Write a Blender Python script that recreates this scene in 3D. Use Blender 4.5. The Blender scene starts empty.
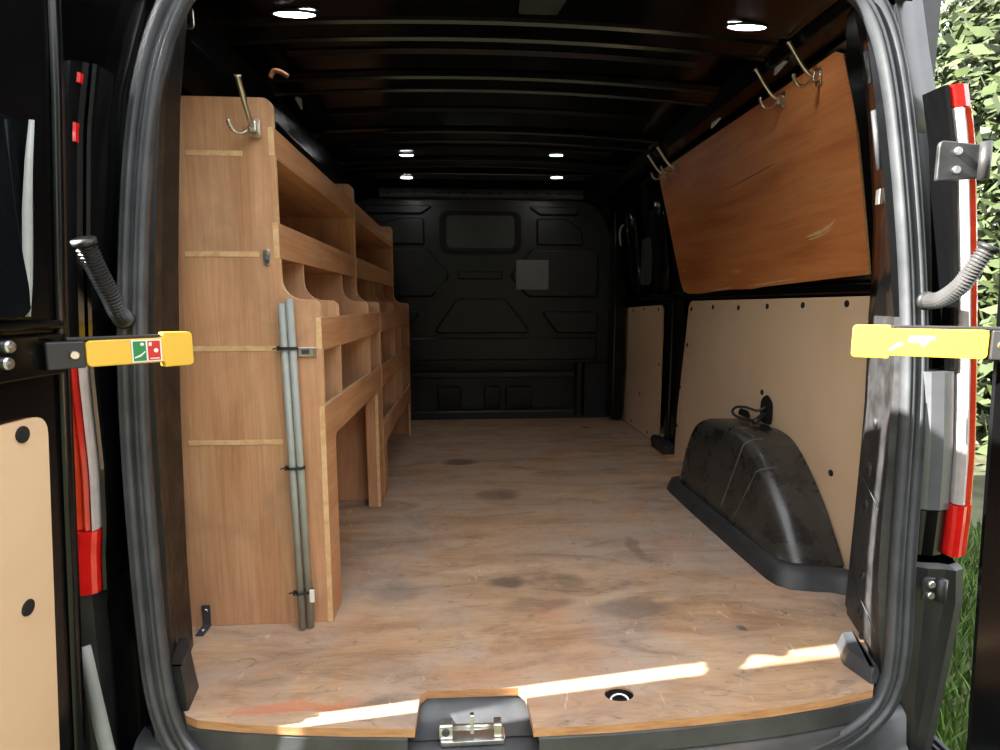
import bpy, bmesh, math, random
from mathutils import Vector, Matrix

random.seed(7)
scene = bpy.context.scene
col = scene.collection

# ------------------------------------------------------------------ camera
PITCH, YAW = 7.253, 3.612
cam_d = bpy.data.cameras.new('camera')
cam_d.sensor_width = 36.0
cam_d.lens = 550.0 / 1000.0 * 36.0
cam_d.clip_start = 0.02
cam = bpy.data.objects.new('camera', cam_d)
cam.location = (-0.10, 0.0, 0.7226)
cam.rotation_euler = (math.radians(90 - PITCH), 0, math.radians(-YAW))
col.objects.link(cam)
scene.camera = cam

# ------------------------------------------------------------------ sky, sun, exposure
world = bpy.data.worlds.new('sky')
scene.world = world
world.use_nodes = True
wn, wl = world.node_tree.nodes, world.node_tree.links
wn.clear()
w_out = wn.new('ShaderNodeOutputWorld')
w_bg = wn.new('ShaderNodeBackground')
w_sky = wn.new('ShaderNodeTexSky')
w_sky.sky_type = 'HOSEK_WILKIE'
w_sky.turbidity = 6.0
w_sky.ground_albedo = 0.3
SUN_EL = math.radians(33.5)
SUN_TRAVEL = Vector((math.cos(SUN_EL) * 0.992, math.cos(SUN_EL) * 0.124, -math.sin(SUN_EL)))
w_sky.sun_direction = -SUN_TRAVEL
w_hsv = wn.new('ShaderNodeHueSaturation')
w_hsv.inputs['Saturation'].default_value = 0.35
w_bg.inputs['Strength'].default_value = 2.3
wl.new(w_sky.outputs[0], w_hsv.inputs['Color'])
w_mix = wn.new('ShaderNodeMix')
w_mix.data_type = 'RGBA'
w_mix.inputs[0].default_value = 0.65
w_mix.inputs[7].default_value = (0.98, 1.0, 1.03, 1)
wl.new(w_hsv.outputs[0], w_mix.inputs[6])
wl.new(w_mix.outputs[2], w_bg.inputs['Color'])
wl.new(w_bg.outputs[0], w_out.inputs['Surface'])

sun_d = bpy.data.lights.new('sun', 'SUN')
sun_d.energy = 14.0
sun_d.angle = math.radians(0.53)
sun_d.color = (1.0, 0.95, 0.87)
sun = bpy.data.objects.new('sun', sun_d)
sun.rotation_euler = SUN_TRAVEL.to_track_quat('-Z', 'Y').to_euler()
sun.location = (-6, -1, 6)
col.objects.link(sun)

scene.view_settings.view_transform = 'Standard'
scene.view_settings.look = 'None'
scene.view_settings.gamma = 1.0
scene.view_settings.use_curve_mapping = False
scene.view_settings.exposure = 1.5


# ------------------------------------------------------------------ materials
def srgb(r, g, b):
    def f(c):
        c /= 255.0
        return c / 12.92 if c <= 0.04045 else ((c + 0.055) / 1.055) ** 2.4
    return (f(r), f(g), f(b), 1.0)


def new_mat(name):
    m = bpy.data.materials.new(name)
    m.use_nodes = True
    nt = m.node_tree
    bsdf = nt.nodes['Principled BSDF']
    return m, nt, bsdf


def noise(nt, scale, detail=4.0, rough=0.55, mapping=(1, 1, 1), loc=(0, 0, 0), distortion=0.0):
    tc = nt.nodes.new('ShaderNodeTexCoord')
    mp = nt.nodes.new('ShaderNodeMapping')
    mp.inputs['Scale'].default_value = mapping
    mp.inputs['Location'].default_value = loc
    n = nt.nodes.new('ShaderNodeTexNoise')
    n.inputs['Scale'].default_value = scale
    n.inputs['Detail'].default_value = detail
    n.inputs['Roughness'].default_value = rough
    n.inputs['Distortion'].default_value = distortion
    nt.links.new(tc.outputs['Object'], mp.inputs['Vector'])
    nt.links.new(mp.outputs[0], n.inputs['Vector'])
    return n.outputs['Fac']


def ramp(nt, fac, stops):
    r = nt.nodes.new('ShaderNodeValToRGB')
    e = r.color_ramp.elements
    while len(e) < len(stops):
        e.new(0.5)
    for i, (p, c) in enumerate(stops):
        e[i].position = p
        e[i].color = c if len(c) == 4 else (*c, 1)
    nt.links.new(fac, r.inputs[0])
    return r.outputs[0]


def mix(nt, a, b, fac, mode='MIX'):
    m = nt.nodes.new('ShaderNodeMix')
    m.data_type = 'RGBA'
    m.blend_type = mode
    for s, v in ((m.inputs[0], fac), (m.inputs[6], a), (m.inputs[7], b)):
        if isinstance(v, bpy.types.NodeSocket):
            nt.links.new(v, s)
        else:
            s.default_value = v
    return m.outputs[2]


def bump(nt, bsdf, h, strength, dist=0.002):
    b = nt.nodes.new('ShaderNodeBump')
    b.inputs['Strength'].default_value = strength
    b.inputs['Distance'].default_value = dist
    nt.links.new(h, b.inputs['Height'])
    nt.links.new(b.outputs[0], bsdf.inputs['Normal'])


def plain(name, c, rough=0.5, metal=0.0, var=0.12, vscale=14.0, coat=0.0, spec=0.5, rvar=0.0, bumps=0.0):
    m, nt, b = new_mat(name)
    f = noise(nt, vscale, 5.0, 0.6)
    lo = tuple(x * (1 - var) for x in c[:3]) + (1,)
    hi = tuple(min(1, x * (1 + var)) for x in c[:3]) + (1,)
    nt.links.new(ramp(nt, f, [(0.3, lo), (0.7, hi)]), b.inputs['Base Color'])
    b.inputs['Metallic'].default_value = metal
    b.inputs['Specular IOR Level'].default_value = spec
    b.inputs['Coat Weight'].default_value = coat
    b.inputs['Coat Roughness'].default_value = 0.06
    if rvar:
        g = noise(nt, vscale * 0.6, 6.0, 0.65, loc=(3, 1, 7))
        r = nt.nodes.new('ShaderNodeMapRange')
        r.inputs['From Min'].default_value = 0.3
        r.inputs['From Max'].default_value = 0.7
        r.inputs['To Min'].default_value = max(0.02, rough - rvar)
        r.inputs['To Max'].default_value = min(1, rough + rvar)
        nt.links.new(g, r.inputs[0])
        nt.links.new(r.outputs[0], b.inputs['Roughness'])
    else:
        b.inputs['Roughness'].default_value = rough
    if bumps:
        bump(nt, b, noise(nt, vscale * 4, 4.0), bumps)
    return m


def emit(name, c, strength):
    m, nt, b = new_mat(name)
    b.inputs['Base Color'].default_value = c
    b.inputs['Emission Color'].default_value = c
    b.inputs['Emission Strength'].default_value = strength
    return m


def wood(name, dark, base, light, stretch, scale=5.0, rough=0.55, smudge=0.25, smudge_c=None, spec=0.4, fine=0.35):
    """Plywood face: long grain along the axis whose stretch is small, with soft grey handling marks."""
    m, nt, b = new_mat(name)
    g = noise(nt, scale, 6.0, 0.6, mapping=stretch, distortion=0.35)
    c = ramp(nt, g, [(0.28, dark), (0.5, base), (0.74, light)])
    fine_n = noise(nt, scale * 9, 3.0, 0.7, mapping=tuple(s * (1.0 if s > 3 else 0.25) for s in stretch))
    c = mix(nt, c, ramp(nt, fine_n, [(0.3, (0.62, 0.6, 0.58, 1)), (0.6, (1, 1, 1, 1))]), fine, 'MULTIPLY')
    if smudge:
        s = noise(nt, 4.5, 7.0, 0.68, loc=(5, 2, 9), distortion=0.5)
        sf = ramp(nt, s, [(0.5, (0, 0, 0, 1)), (0.72, (smudge, smudge, smudge, 1))])
        c = mix(nt, c, smudge_c or srgb(120, 100, 82), sf)
    nt.links.new(c, b.inputs['Base Color'])
    b.inputs['Roughness'].default_value = rough
    b.inputs['Specular IOR Level'].default_value = spec
    bump(nt, b, g, 0.15, 0.001)
    return m


def floor_ply():
    m, nt, b = new_mat('worn_floor_plywood')
    g = noise(nt, 2.4, 7.0, 0.62, mapping=(1.0, 4.5, 1), distortion=0.8)
    c = ramp(nt, g, [(0.25, srgb(140, 108, 82)), (0.48, srgb(180, 146, 114)), (0.75, srgb(202, 172, 142))])
    g2 = noise(nt, 20, 4.0, 0.7, mapping=(0.8, 9, 1))
    c = mix(nt, c, ramp(nt, g2, [(0.32, (0.55, 0.52, 0.5, 1)), (0.58, (1, 1, 1, 1))]), 0.4, 'MULTIPLY')
    # grey scuffed traffic wear
    s = noise(nt, 2.6, 9.0, 0.72, loc=(1.3, 4.1, 0), distortion=0.8)
    c = mix(nt, c, srgb(170, 155, 144), ramp(nt, s, [(0.42, (0, 0, 0, 1)), (0.62, (0.75, 0.75, 0.75, 1))]))
    # reddish worn patches
    s = noise(nt, 3.4, 6.0, 0.6, loc=(8.3, 0.7, 2), distortion=0.5)
    c = mix(nt, c, srgb(180, 126, 96), ramp(nt, s, [(0.5, (0, 0, 0, 1)), (0.7, (0.4, 0.4, 0.4, 1))]))
    # dark grime streaks lying along the sheet
    s = noise(nt, 3.0, 8.0, 0.7, mapping=(1.0, 3.2, 1), loc=(2.7, 9.4, 5), distortion=1.2)
    c = mix(nt, c, srgb(82, 66, 56), ramp(nt, s, [(0.5, (0, 0, 0, 1)), (0.72, (0.6, 0.6, 0.6, 1))]))
    # small dark scuffs
    s = noise(nt, 17, 6.0, 0.75, mapping=(1.0, 2.0, 1), loc=(0.3, 6, 1), distortion=1.5)
    c = mix(nt, c, srgb(70, 58, 52), ramp(nt, s, [(0.58, (0, 0, 0, 1)), (0.70, (0.6, 0.6, 0.6, 1))]))
    # pale scratches
    s = noise(nt, 24, 3.0, 0.6, mapping=(1, 0.35, 1), loc=(7, 3, 1), distortion=2.5)
    c = mix(nt, c, srgb(208, 186, 162), ramp(nt, s, [(0.66, (0, 0, 0, 1)), (0.73, (0.6, 0.6, 0.6, 1))]))
    # individual spills (metres on the sheet)
    tc = nt.nodes.new('ShaderNodeTexCoord')
    wob = nt.nodes.new('ShaderNodeTexNoise')
    wob.inputs['Scale'].default_value = 14
    wob.inputs['Detail'].default_value = 4
    nt.links.new(tc.outputs['Object'], wob.inputs['Vector'])
    va = nt.nodes.new('ShaderNodeVectorMath')
    va.operation = 'MULTIPLY_ADD'
    va.inputs[1].default_value = (0.07, 0.07, 0)
    nt.links.new(wob.outputs['Color'], va.inputs[0])
    nt.links.new(tc.outputs['Object'], va.inputs[2])
    for (sx, sy, rx, ry, cc, amt) in (
            (-0.005, 1.365, 0.062, 0.04, srgb(88, 78, 68), 0.75), (-0.13, 2.49, 0.10, 0.06, srgb(70, 52, 40), 0.7),
            (0.02, 2.03, 0.10, 0.07, srgb(84, 66, 52), 0.5), (0.17, 1.36, 0.05, 0.05, srgb(96, 84, 74), 0.5),
            (0.29, 1.22, 0.12, 0.05, srgb(104, 92, 86), 0.5), (0.08, 1.26, 0.10, 0.03, srgb(104, 88, 78), 0.5),
            (-0.28, 1.33, 0.07, 0.06, srgb(120, 108, 100), 0.5), (0.40, 1.55, 0.03, 0.08, srgb(112, 84, 66), 0.55),
            (0.52, 1.12, 0.014, 0.011, srgb(72, 70, 68), 0.8), (0.62, 3.17, 0.03, 0.03, srgb(50, 38, 30), 0.8),
            (-0.09, 0.99, 0.10, 0.04, srgb(176, 126, 96), 0.25), (-0.42, 0.93, 0.14, 0.02, srgb(196, 112, 78), 0.6)):
        sb = nt.nodes.new('ShaderNodeVectorMath')
        sb.operation = 'SUBTRACT'
        sb.inputs[1].default_value = (sx + 0.035, sy + 0.035, 0)
        nt.links.new(va.outputs[0], sb.inputs[0])
        ml = nt.nodes.new('ShaderNodeVectorMath')
        ml.operation = 'MULTIPLY'
        ml.inputs[1].default_value = (1 / rx, 1 / ry, 0)
        nt.links.new(sb.outputs[0], ml.inputs[0])
        ln = nt.nodes.new('ShaderNodeVectorMath')
        ln.operation = 'LENGTH'
        nt.links.new(ml.outputs[0], ln.inputs[0])
        fr = ramp(nt, ln.outputs['Value'], [(0.55, (amt, amt, amt, 1)), (1.0, (0, 0, 0, 1))])
        c = mix(nt, c, cc, fr)
    nt.links.new(c, b.inputs['Base Color'])
    b.inputs['Roughness'].default_value = 0.6
    b.inputs['Specular IOR Level'].default_value = 0.35
    bump(nt, b, g2, 0.2, 0.001)
    return m


M = {}
M['floor'] = floor_ply()
M['floor_edge'] = wood('plywood_cut_edge', srgb(166, 116, 76), srgb(194, 146, 102), srgb(210, 166, 122), (4, 4, 40), 4, smudge=0.1)
M['rack'] = wood('rack_plywood', srgb(176, 126, 90), srgb(198, 149, 111), srgb(210, 166, 128), (9, 9, 0.8), 3.2, smudge=0.6, smudge_c=srgb(150, 118, 92), fine=0.5)
M['rack_h'] = wood('rack_plywood_long_grain', srgb(182, 124, 82), srgb(200, 146, 102), srgb(212, 164, 120), (9, 0.8, 9), 3.2, smudge=0.45, smudge_c=srgb(152, 116, 88), fine=0.5)
M['rack_edge'] = wood('rack_plywood_edge', srgb(196, 154, 108), srgb(216, 178, 132), srgb(228, 194, 152), (12, 12, 12), 4, smudge=0.1)
M['orange'] = wood('varnished_orange_plywood', srgb(176, 102, 54), srgb(204, 128, 74), srgb(216, 146, 92), (6, 0.9, 7), 2.4, rough=0.45, smudge=0.2, smudge_c=srgb(140, 82, 48))
M['pale'] = wood('pale_birch_plywood', srgb(208, 176, 142), srgb(216, 187, 154), srgb(222, 196, 166), (5, 0.8, 0.9), 1.6, rough=0.55, smudge=0.18, smudge_c=srgb(184, 158, 130), fine=0.12)
M['paint'] = plain('black_van_paint', (0.0022, 0.0023, 0.0026, 1), 0.2, var=0.2, coat=0.0, spec=0.4, rvar=0.06, vscale=5)
M['paint_worn'] = plain('scuffed_black_paint', (0.030, 0.030, 0.031, 1), 0.42, var=0.6, coat=0.0, rvar=0.12, vscale=22)
M['paint_satin'] = plain('satin_scratched_black_paint', (0.0055, 0.0055, 0.006, 1), 0.4, var=0.6, spec=0.25, rvar=0.12, vscale=26)
M['bulkhead'] = plain('satin_black_bulkhead', (0.016, 0.018, 0.0225, 1), 0.38, var=0.2, coat=0.0, rvar=0.08, vscale=6)
M['black_gap'] = plain('matt_black', (0.004, 0.004, 0.004, 1), 0.8, var=0.1)
M['plastic'] = plain('black_plastic', (0.018, 0.018, 0.019, 1), 0.45, var=0.25, rvar=0.1, vscale=16)


def dusty_plastic():
    m, nt, b = new_mat('dusty_moulded_black_plastic')
    s = noise(nt, 9, 8.0, 0.7, distortion=0.6)
    c = ramp(nt, s, [(0.34, (0.014, 0.0135, 0.0125, 1)), (0.58, (0.040, 0.037, 0.032, 1)), (0.76, (0.11, 0.10, 0.085, 1))])
    nt.links.new(c, b.inputs['Base Color'])
    r = nt.nodes.new('ShaderNodeMapRange')
    r.inputs['From Min'].default_value = 0.3
    r.inputs['From Max'].default_value = 0.75
    r.inputs['To Min'].default_value = 0.14
    r.inputs['To Max'].default_value = 0.5
    nt.links.new(s, r.inputs[0])
    nt.links.new(r.outputs[0], b.inputs['Roughness'])
    bump(nt, b, noise(nt, 60, 3), 0.08)
    return m


M['arch'] = dusty_plastic()
M['dust'] = plain('dusty_crease', (0.10, 0.095, 0.085, 1), 0.6, var=0.3)
M['skirt'] = plain('dark_rubber_skirt', (0.030, 0.030, 0.031, 1), 0.5, var=0.3, rvar=0.1, vscale=18)
M['rubber'] = plain('grey_rubber_seal', (0.052, 0.056, 0.062, 1), 0.42, var=0.35, rvar=0.12, vscale=12)
M['sill'] = plain('grey_sill_paint', (0.045, 0.048, 0.053, 1), 0.45, var=0.45, rvar=0.15, vscale=9, coat=0.1)
M['steel'] = plain('zinc_plated_steel', (0.62, 0.58, 0.50, 1), 0.32, metal=1.0, var=0.12, rvar=0.08, vscale=30)
M['bright_steel'] = plain('bright_steel', (0.70, 0.70, 0.70, 1), 0.3, metal=1.0, var=0.15, vscale=30)
M['conduit'] = plain('grey_pvc_conduit', srgb(146, 150, 144), 0.45, var=0.1, vscale=20)
M['yellow'] = plain('yellow_vinyl', srgb(222, 176, 36), 0.5, var=0.06, vscale=8, spec=1.0)
M['white'] = plain('white_print', srgb(226, 226, 222), 0.5, var=0.03)
M['green_print'] = plain('green_print', srgb(30, 128, 70), 0.5, var=0.03)
M['red_print'] = plain('red_print', srgb(196, 40, 34), 0.5, var=0.03)
M['grey_print'] = plain('grey_print', srgb(160, 164, 170), 0.5, var=0.05)
M['mark'] = plain('dark_print', srgb(60, 62, 64), 0.5, var=0.1)
M['corrugated'] = plain('grey_rubber_gaiter', (0.06, 0.06, 0.06, 1), 0.6, var=0.25, vscale=25)
M['paper'] = plain('grey_paper', srgb(120, 120, 120), 0.7, var=0.06, vscale=20)
M['glass_dark'] = plain('dark_window_glass', (0.060, 0.064, 0.066, 1), 0.25, var=0.1, vscale=3)
M['door_glass'] = plain('grey_window_glass', (0.004, 0.005, 0.006, 1), 0.08, var=0.1, vscale=3, spec=0.3)
M['trim_grey'] = plain('pale_grey_trim', srgb(150, 154, 152), 0.5, var=0.15, vscale=12)
M['lamp_on'] = emit('lit_lamp_lens', (1.0, 0.98, 0.95, 1), 28.0)
M['lens_red'] = plain('red_lens', srgb(214, 30, 26), 0.15, var=0.15, vscale=30, coat=0.8)
M['lens_orange'] = plain('orange_red_lens', srgb(212, 66, 36), 0.15, var=0.15, vscale=30, coat=0.8)
M['lens_white'] = plain('clear_lens', srgb(178, 170, 170), 0.12, var=0.1, vscale=40, coat=0.8)
M['painted_sheen'] = plain('grey_sky_sheen', (0.10, 0.105, 0.115, 1), 0.3, var=0.25, vscale=10, coat=0.4)  # black body paint with its sun and sky sheen put into the colour
M['tag'] = plain('brown_tag', srgb(150, 96, 62), 0.6, var=0.3, vscale=60)
M['grass'] = plain('green_grass', srgb(78, 104, 42), 0.7, var=0.45, vscale=3)
M['soil'] = plain('grassy_soil', srgb(78, 80, 56), 0.9, var=0.4, vscale=5)
M['leaf'] = plain('hedge_leaf', srgb(60, 72, 38), 0.6, var=0.4, vscale=4)
M['bark'] = plain('hedge_stem', srgb(84, 66, 46), 0.8, var=0.3, vscale=20)


# ------------------------------------------------------------------ mesh helpers
def tag(o, label=None, cat=None, group=None, kind=None):
    if label:
        o['label'] = label
    if cat:
        o['category'] = cat
    if group:
        o['group'] = group
    if kind:
        o['kind'] = kind
    return o


def empty(name, loc=(0, 0, 0), rot=(0, 0, 0)):
    o = bpy.data.objects.new(name, None)
    o.empty_display_size = 0.05
    o.location = loc
    o.rotation_euler = rot
    col.objects.link(o)
    return o


def mesh(name, verts, faces, mats, parent=None, smooth=False, bevel=0.0, fmat=None, segs=2, local=False, fix=True):
    me = bpy.data.meshes.new(name)
    me.from_pydata([tuple(v) for v in verts], [], faces)
    if fix:
        bm = bmesh.new()
        bm.from_mesh(me)
        bmesh.ops.recalc_face_normals(bm, faces=bm.faces)
        bm.to_mesh(me)
        bm.free()
    if not isinstance(mats, (list, tuple)):
        mats = [mats]
    for m in mats:
        me.materials.append(M[m] if isinstance(m, str) else m)
    if fmat:
        for p in me.polygons:
            p.material_index = fmat(p)
    if smooth:
        for p in me.polygons:
            p.use_smooth = True
    me.update()
    o = bpy.data.objects.new(name, me)
    col.objects.link(o)
    if parent is not None:
        o.parent = parent
        if not local:
            p = parent
            while p is not None:          # parents of world-built parts are never rotated
                L = Vector(p.location)
                if p.type == 'EMPTY':
                    o.matrix_parent_inverse = Matrix.Translation(-L)
                p = None
    if bevel:
        md = o.modifiers.new('soft_edges', 'BEVEL')
        md.width = bevel
        md.segments = segs
        md.limit_method = 'ANGLE'
        md.angle_limit = math.radians(35)
    return o


def boxv(x0, x1, y0, y1, z0, z1):
    v = [(x, y, z) for z in (z0, z1) for y in (y0, y1) for x in (x0, x1)]
    f = [(0, 2, 3, 1), (4, 5, 7, 6), (0, 1, 5, 4), (2, 6, 7, 3), (0, 4, 6, 2), (1, 3, 7, 5)]
    return v, f


def box(name, x0, x1, y0, y1, z0, z1, mats, parent=None, bevel=0.0015, **k):
    v, f = boxv(x0, x1, y0, y1, z0, z1)
    return mesh(name, v, f, mats, parent, bevel=bevel, **k)


def rpoly(pts, seg=5):
    """Polygon with per-corner radius: pts = [(u, v, r), ...]."""
    out = []
    n = len(pts)
    for i in range(n):
        p = Vector(pts[i][:2])
        r = pts[i][2] if len(pts[i]) > 2 else 0
        if r <= 0:
            out.append((p.x, p.y))
            continue
        a = (Vector(pts[i - 1][:2]) - p)
        b = (Vector(pts[(i + 1) % n][:2]) - p)
        la, lb = a.length, b.length
        a.normalize()
        b.normalize()
        ang = a.angle(b)
        d = min(r / max(math.tan(ang / 2), 1e-4), la * 0.49, lb * 0.49)
        s, e = p + a * d, p + b * d
        for k in range(seg + 1):
            t = k / seg
            q = s * (1 - t) ** 2 + p * 2 * t * (1 - t) + e * t ** 2
            out.append((q.x, q.y))
    return out


def prism(name, poly, axis, lo, hi, mats, parent=None, bevel=0.001, inset=0.0, **k):
    """Extrude a 2D polygon along an axis: X -> (y, z), Y -> (x, z), Z -> (x, y). inset tapers the hi end."""
    def P(u, v, w):
        return {'X': (w, u, v), 'Y': (u, w, v), 'Z': (u, v, w)}[axis]
    n = len(poly)
    hi_poly = poly
    if inset:
        hi_poly = []
        area = sum(poly[i][0] * poly[(i + 1) % n][1] - poly[(i + 1) % n][0] * poly[i][1] for i in range(n))
        sg = 1 if area > 0 else -1
        for i in range(n):
            p0, p1, p2 = Vector(poly[i - 1]), Vector(poly[i]), Vector(poly[(i + 1) % n])
            d1, d2 = (p1 - p0), (p2 - p1)
            if d1.length < 1e-6:
                d1 = d2
            if d2.length < 1e-6:
                d2 = d1
            d1.normalize()
            d2.normalize()
            nn = Vector((-(d1.y + d2.y), d1.x + d2.x)) * sg
            if nn.length > 1e-6:
                nn.normalize()
            hi_poly.append(tuple(p1 + nn * inset))
    v = [P(a, b, lo) for a, b in poly] + [P(a, b, hi) for a, b in hi_poly]
    f = [tuple(range(n - 1, -1, -1)), tuple(range(n, 2 * n))]
    f += [(i, (i + 1) % n, n + (i + 1) % n, n + i) for i in range(n)]
    return mesh(name, v, f, mats, parent, bevel=bevel, **k)


def ring_prism(name, outer, inner, axis, lo, hi, mats, parent=None, **k):
    """Frame between two loops of the same number of points."""
    def P(u, v, w):
        return {'X': (w, u, v), 'Y': (u, w, v), 'Z': (u, v, w)}[axis]
    n = len(outer)
    v = [P(a, b, w) for w in (lo, hi) for loop in (outer, inner) for a, b in loop]
    f = []
    for i in range(n):
        j = (i + 1) % n
        f += [(i, j, n + j, n + i), (2 * n + i, 2 * n + j, 3 * n + j, 3 * n + i),
              (i, j, 2 * n + j, 2 * n + i), (n + i, n + j, 3 * n + j, 3 * n + i)]
    return mesh(name, v, f, mats, parent, **k)


def tube(name, pts, r, mats, parent=None, seg=10, smooth=True, closed=False, **k):
    pts = [Vector(p) for p in pts]
    n = len(pts)
    rad = r if callable(r) else (lambda i: r)
    v, f = [], []
    prev = None
    for i, p in enumerate(pts):
        a = pts[i - 1] if (i > 0 or closed) else p
        b = pts[(i + 1) % n] if (i < n - 1 or closed) else p
        t = (b - a).normalized()
        if prev is None:
            ref = Vector((0, 0, 1)) if abs(t.z) < 0.9 else Vector((1, 0, 0))
            u = t.cross(ref).normalized()
        else:
            u = (prev - t * prev.dot(t)).normalized()
        prev = u
        w = t.cross(u)
        for s in range(seg):
            an = 2 * math.pi * s / seg
            v.append(p + (u * math.cos(an) + w * math.sin(an)) * rad(i))
    m = n if closed else n - 1
    for i in range(m):
        for s in range(seg):
            j = (i + 1) % n
            f.append((i * seg + s, i * seg + (s + 1) % seg, j * seg + (s + 1) % seg, j * seg + s))
    if not closed:
        f.append(tuple(range(seg - 1, -1, -1)))
        f.append(tuple((n - 1) * seg + s for s in range(seg)))
    return mesh(name, v, f, mats, parent, smooth=smooth, **k)


def pipe(name, pts, r_out, r_in, mats, parent=None, seg=16, **k):
    """Straight hollow tube."""
    a, b = Vector(pts[0]), Vector(pts[1])
    t = (b - a).normalized()
    u = t.cross(Vector((0, 1, 0))).normalized()
    w = t.cross(u)
    v = []
    for p, r in ((a, r_out), (b, r_out), (b, r_in), (a, r_in)):
        for s in range(seg):
            an = 2 * math.pi * s / seg
            v.append(p + (u * math.cos(an) + w * math.sin(an)) * r)
    f = []
    for q in range(4):
        for s in range(seg):
            f.append((q * seg + s, q * seg + (s + 1) % seg, ((q + 1) % 4) * seg + (s + 1) % seg, ((q + 1) % 4) * seg + s))
    return mesh(name, v, f, mats, parent, smooth=True, **k)


def smooth_path(pts, n=6):
    pts = [Vector(p) for p in pts]
    out = []
    for i in range(len(pts) - 1):
        p0 = pts[max(i - 1, 0)]
        p1, p2 = pts[i], pts[i + 1]
        p3 = pts[min(i + 2, len(pts) - 1)]
        for k in range(n):
            t = k / n
            out.append(0.5 * ((2 * p1) + (p2 - p0) * t + (2 * p0 - 5 * p1 + 4 * p2 - p3) * t * t + (3 * p1 - p0 - 3 * p2 + p3) * t ** 3))
    out.append(pts[-1])
    return out


def loft(name, rows, mats, parent=None, smooth=True, close=False, thick=0.0, auto=None, **k):
    """Rows of equally many points joined with quads; optional solid thickness."""
    nc = len(rows[0])
    v = [p for r in rows for p in r]
    f = []
    for i in range(len(rows) - 1):
        for j in range(nc if close else nc - 1):
            f.append((i * nc + j, i * nc + (j + 1) % nc, (i + 1) * nc + (j + 1) % nc, (i + 1) * nc + j))
    o = mesh(name, v, f, mats, parent, smooth=smooth, **k)
    if thick:
        md = o.modifiers.new('thickness', 'SOLIDIFY')
        md.thickness = thick
        md.offset = 0
    return o


def disc(name, c, nrm, r, h, mats, parent=None, seg=14, squash=1.0, dome=0.0, **k):
    """Short round cap standing on point c along nrm."""
    c, nrm = Vector(c), Vector(nrm).normalized()
    ref = Vector((0, 0, 1)) if abs(nrm.z) < 0.9 else Vector((0, 1, 0))
    u = nrm.cross(ref).normalized()
    w = nrm.cross(u)
    v, f = [], []
    for hh, rr in ((0, r), (h * 0.6, r), (h, r * 0.82)):
        for s in range(seg):
            an = 2 * math.pi * s / seg
            v.append(c + nrm * hh + (u * math.cos(an) + w * math.sin(an) * squash) * rr)
    for q in range(2):
        for s in range(seg):
            f.append((q * seg + s, q * seg + (s + 1) % seg, (q + 1) * seg + (s + 1) % seg, (q + 1) * seg + s))
    v.append(c + nrm * (h + dome))
    f += [(2 * seg + s, 2 * seg + (s + 1) % seg, 3 * seg) for s in range(seg)]
    f.append(tuple(range(seg - 1, -1, -1)))
    return mesh(name, v, f, mats, parent, **k)


def copy_tree(o, parent=None):
    c = o.copy()
    col.objects.link(c)
    c.parent = parent
    for ch in list(o.children):
        copy_tree(ch, c)
    return c


def interp(tab, z):
    """Piecewise-linear table [(z, value...)] sorted by falling z."""
    if z >= tab[0][0]:
        return tab[0][1:]
    for a, b in zip(tab, tab[1:]):
        if a[0] >= z >= b[0]:
            t = (a[0] - z) / (a[0] - b[0])
            return tuple(p + (q - p) * t for p, q in zip(a[1:], b[1:]))
    return tab[-1][1:]


# ------------------------------------------------------------------ the van shell
def lean(z):
    return 0.93 + 0.09 * max(z, 0.0)


R_OUT = [(1.28, .690), (1.10, .728), (.94, .749), (.70, .769), (.60, .770), (.41, .762), (.24, .752), (.14, .747), (.0, .744)]
R_IN = [(1.28, .640), (1.21, .659), (1.10, .676), (.94, .697), (.70, .722), (.60, .724), (.41, .714), (.24, .700), (.14, .700), (.0, .712)]
R_EDGE = [(1.40, .70), (1.242, .742), (1.058, .776), (.845, .804), (.734, .802), (.504, .812), (.337, .812), (.0, .806)]
L_OUT = [(1.28, -.610), (1.11, -.659), (.94, -.679), (.70, -.697), (.60, -.697), (.436, -.691), (.284, -.685), (.19, -.675), (.05, -.664)]
L_IN = [(1.28, -.570), (1.11, -.625), (.94, -.637), (.70, -.649), (.60, -.652), (.436, -.648), (.284, -.640), (.19, -.638), (.05, -.632)]
L_EDGE = [(1.40, -.60), (1.113, -.646), (.831, -.670), (.53, -.688), (.185, -.698), (.0, -.698)]

# floor sheet: one plywood board cut round the sill, the latch notch and the pillars
front_r = [(.012, .856), (.15, .857), (.30, .864), (.45, .876), (.57, .892), (.665, .911)]
front_l = [(-.575, .913), (-.50, .899), (-.40, .886), (-.30, .876), (-.192, .868)]
fl = front_l + [(-.190, .945), (-.178, .962), (-.004, .959), (.008, .942)] + front_r
fl += [(.690, .94), (.715, .985), (.765, 1.06), (.82, 1.15), (.893, 1.23), (.893, 2.49), (.875, 2.50), (.875, 2.71), (.893, 2.72), (.893, 3.445)]
fl += [(-.885, 3.445), (-.885, 1.22), (-.72, 1.16), (-.67, 1.05), (-.625, .955), (-.60, .925)]
floor = prism('floor', fl, 'Z', -.016, 0.0, ['floor', 'floor_edge'], bevel=0.0015, fmat=lambda p: 0 if abs(p.normal.z) > .5 else 1)
tag(floor, 'worn plywood load floor with scuffs and a cut notch at the sill', 'floor', kind='structure')
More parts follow.
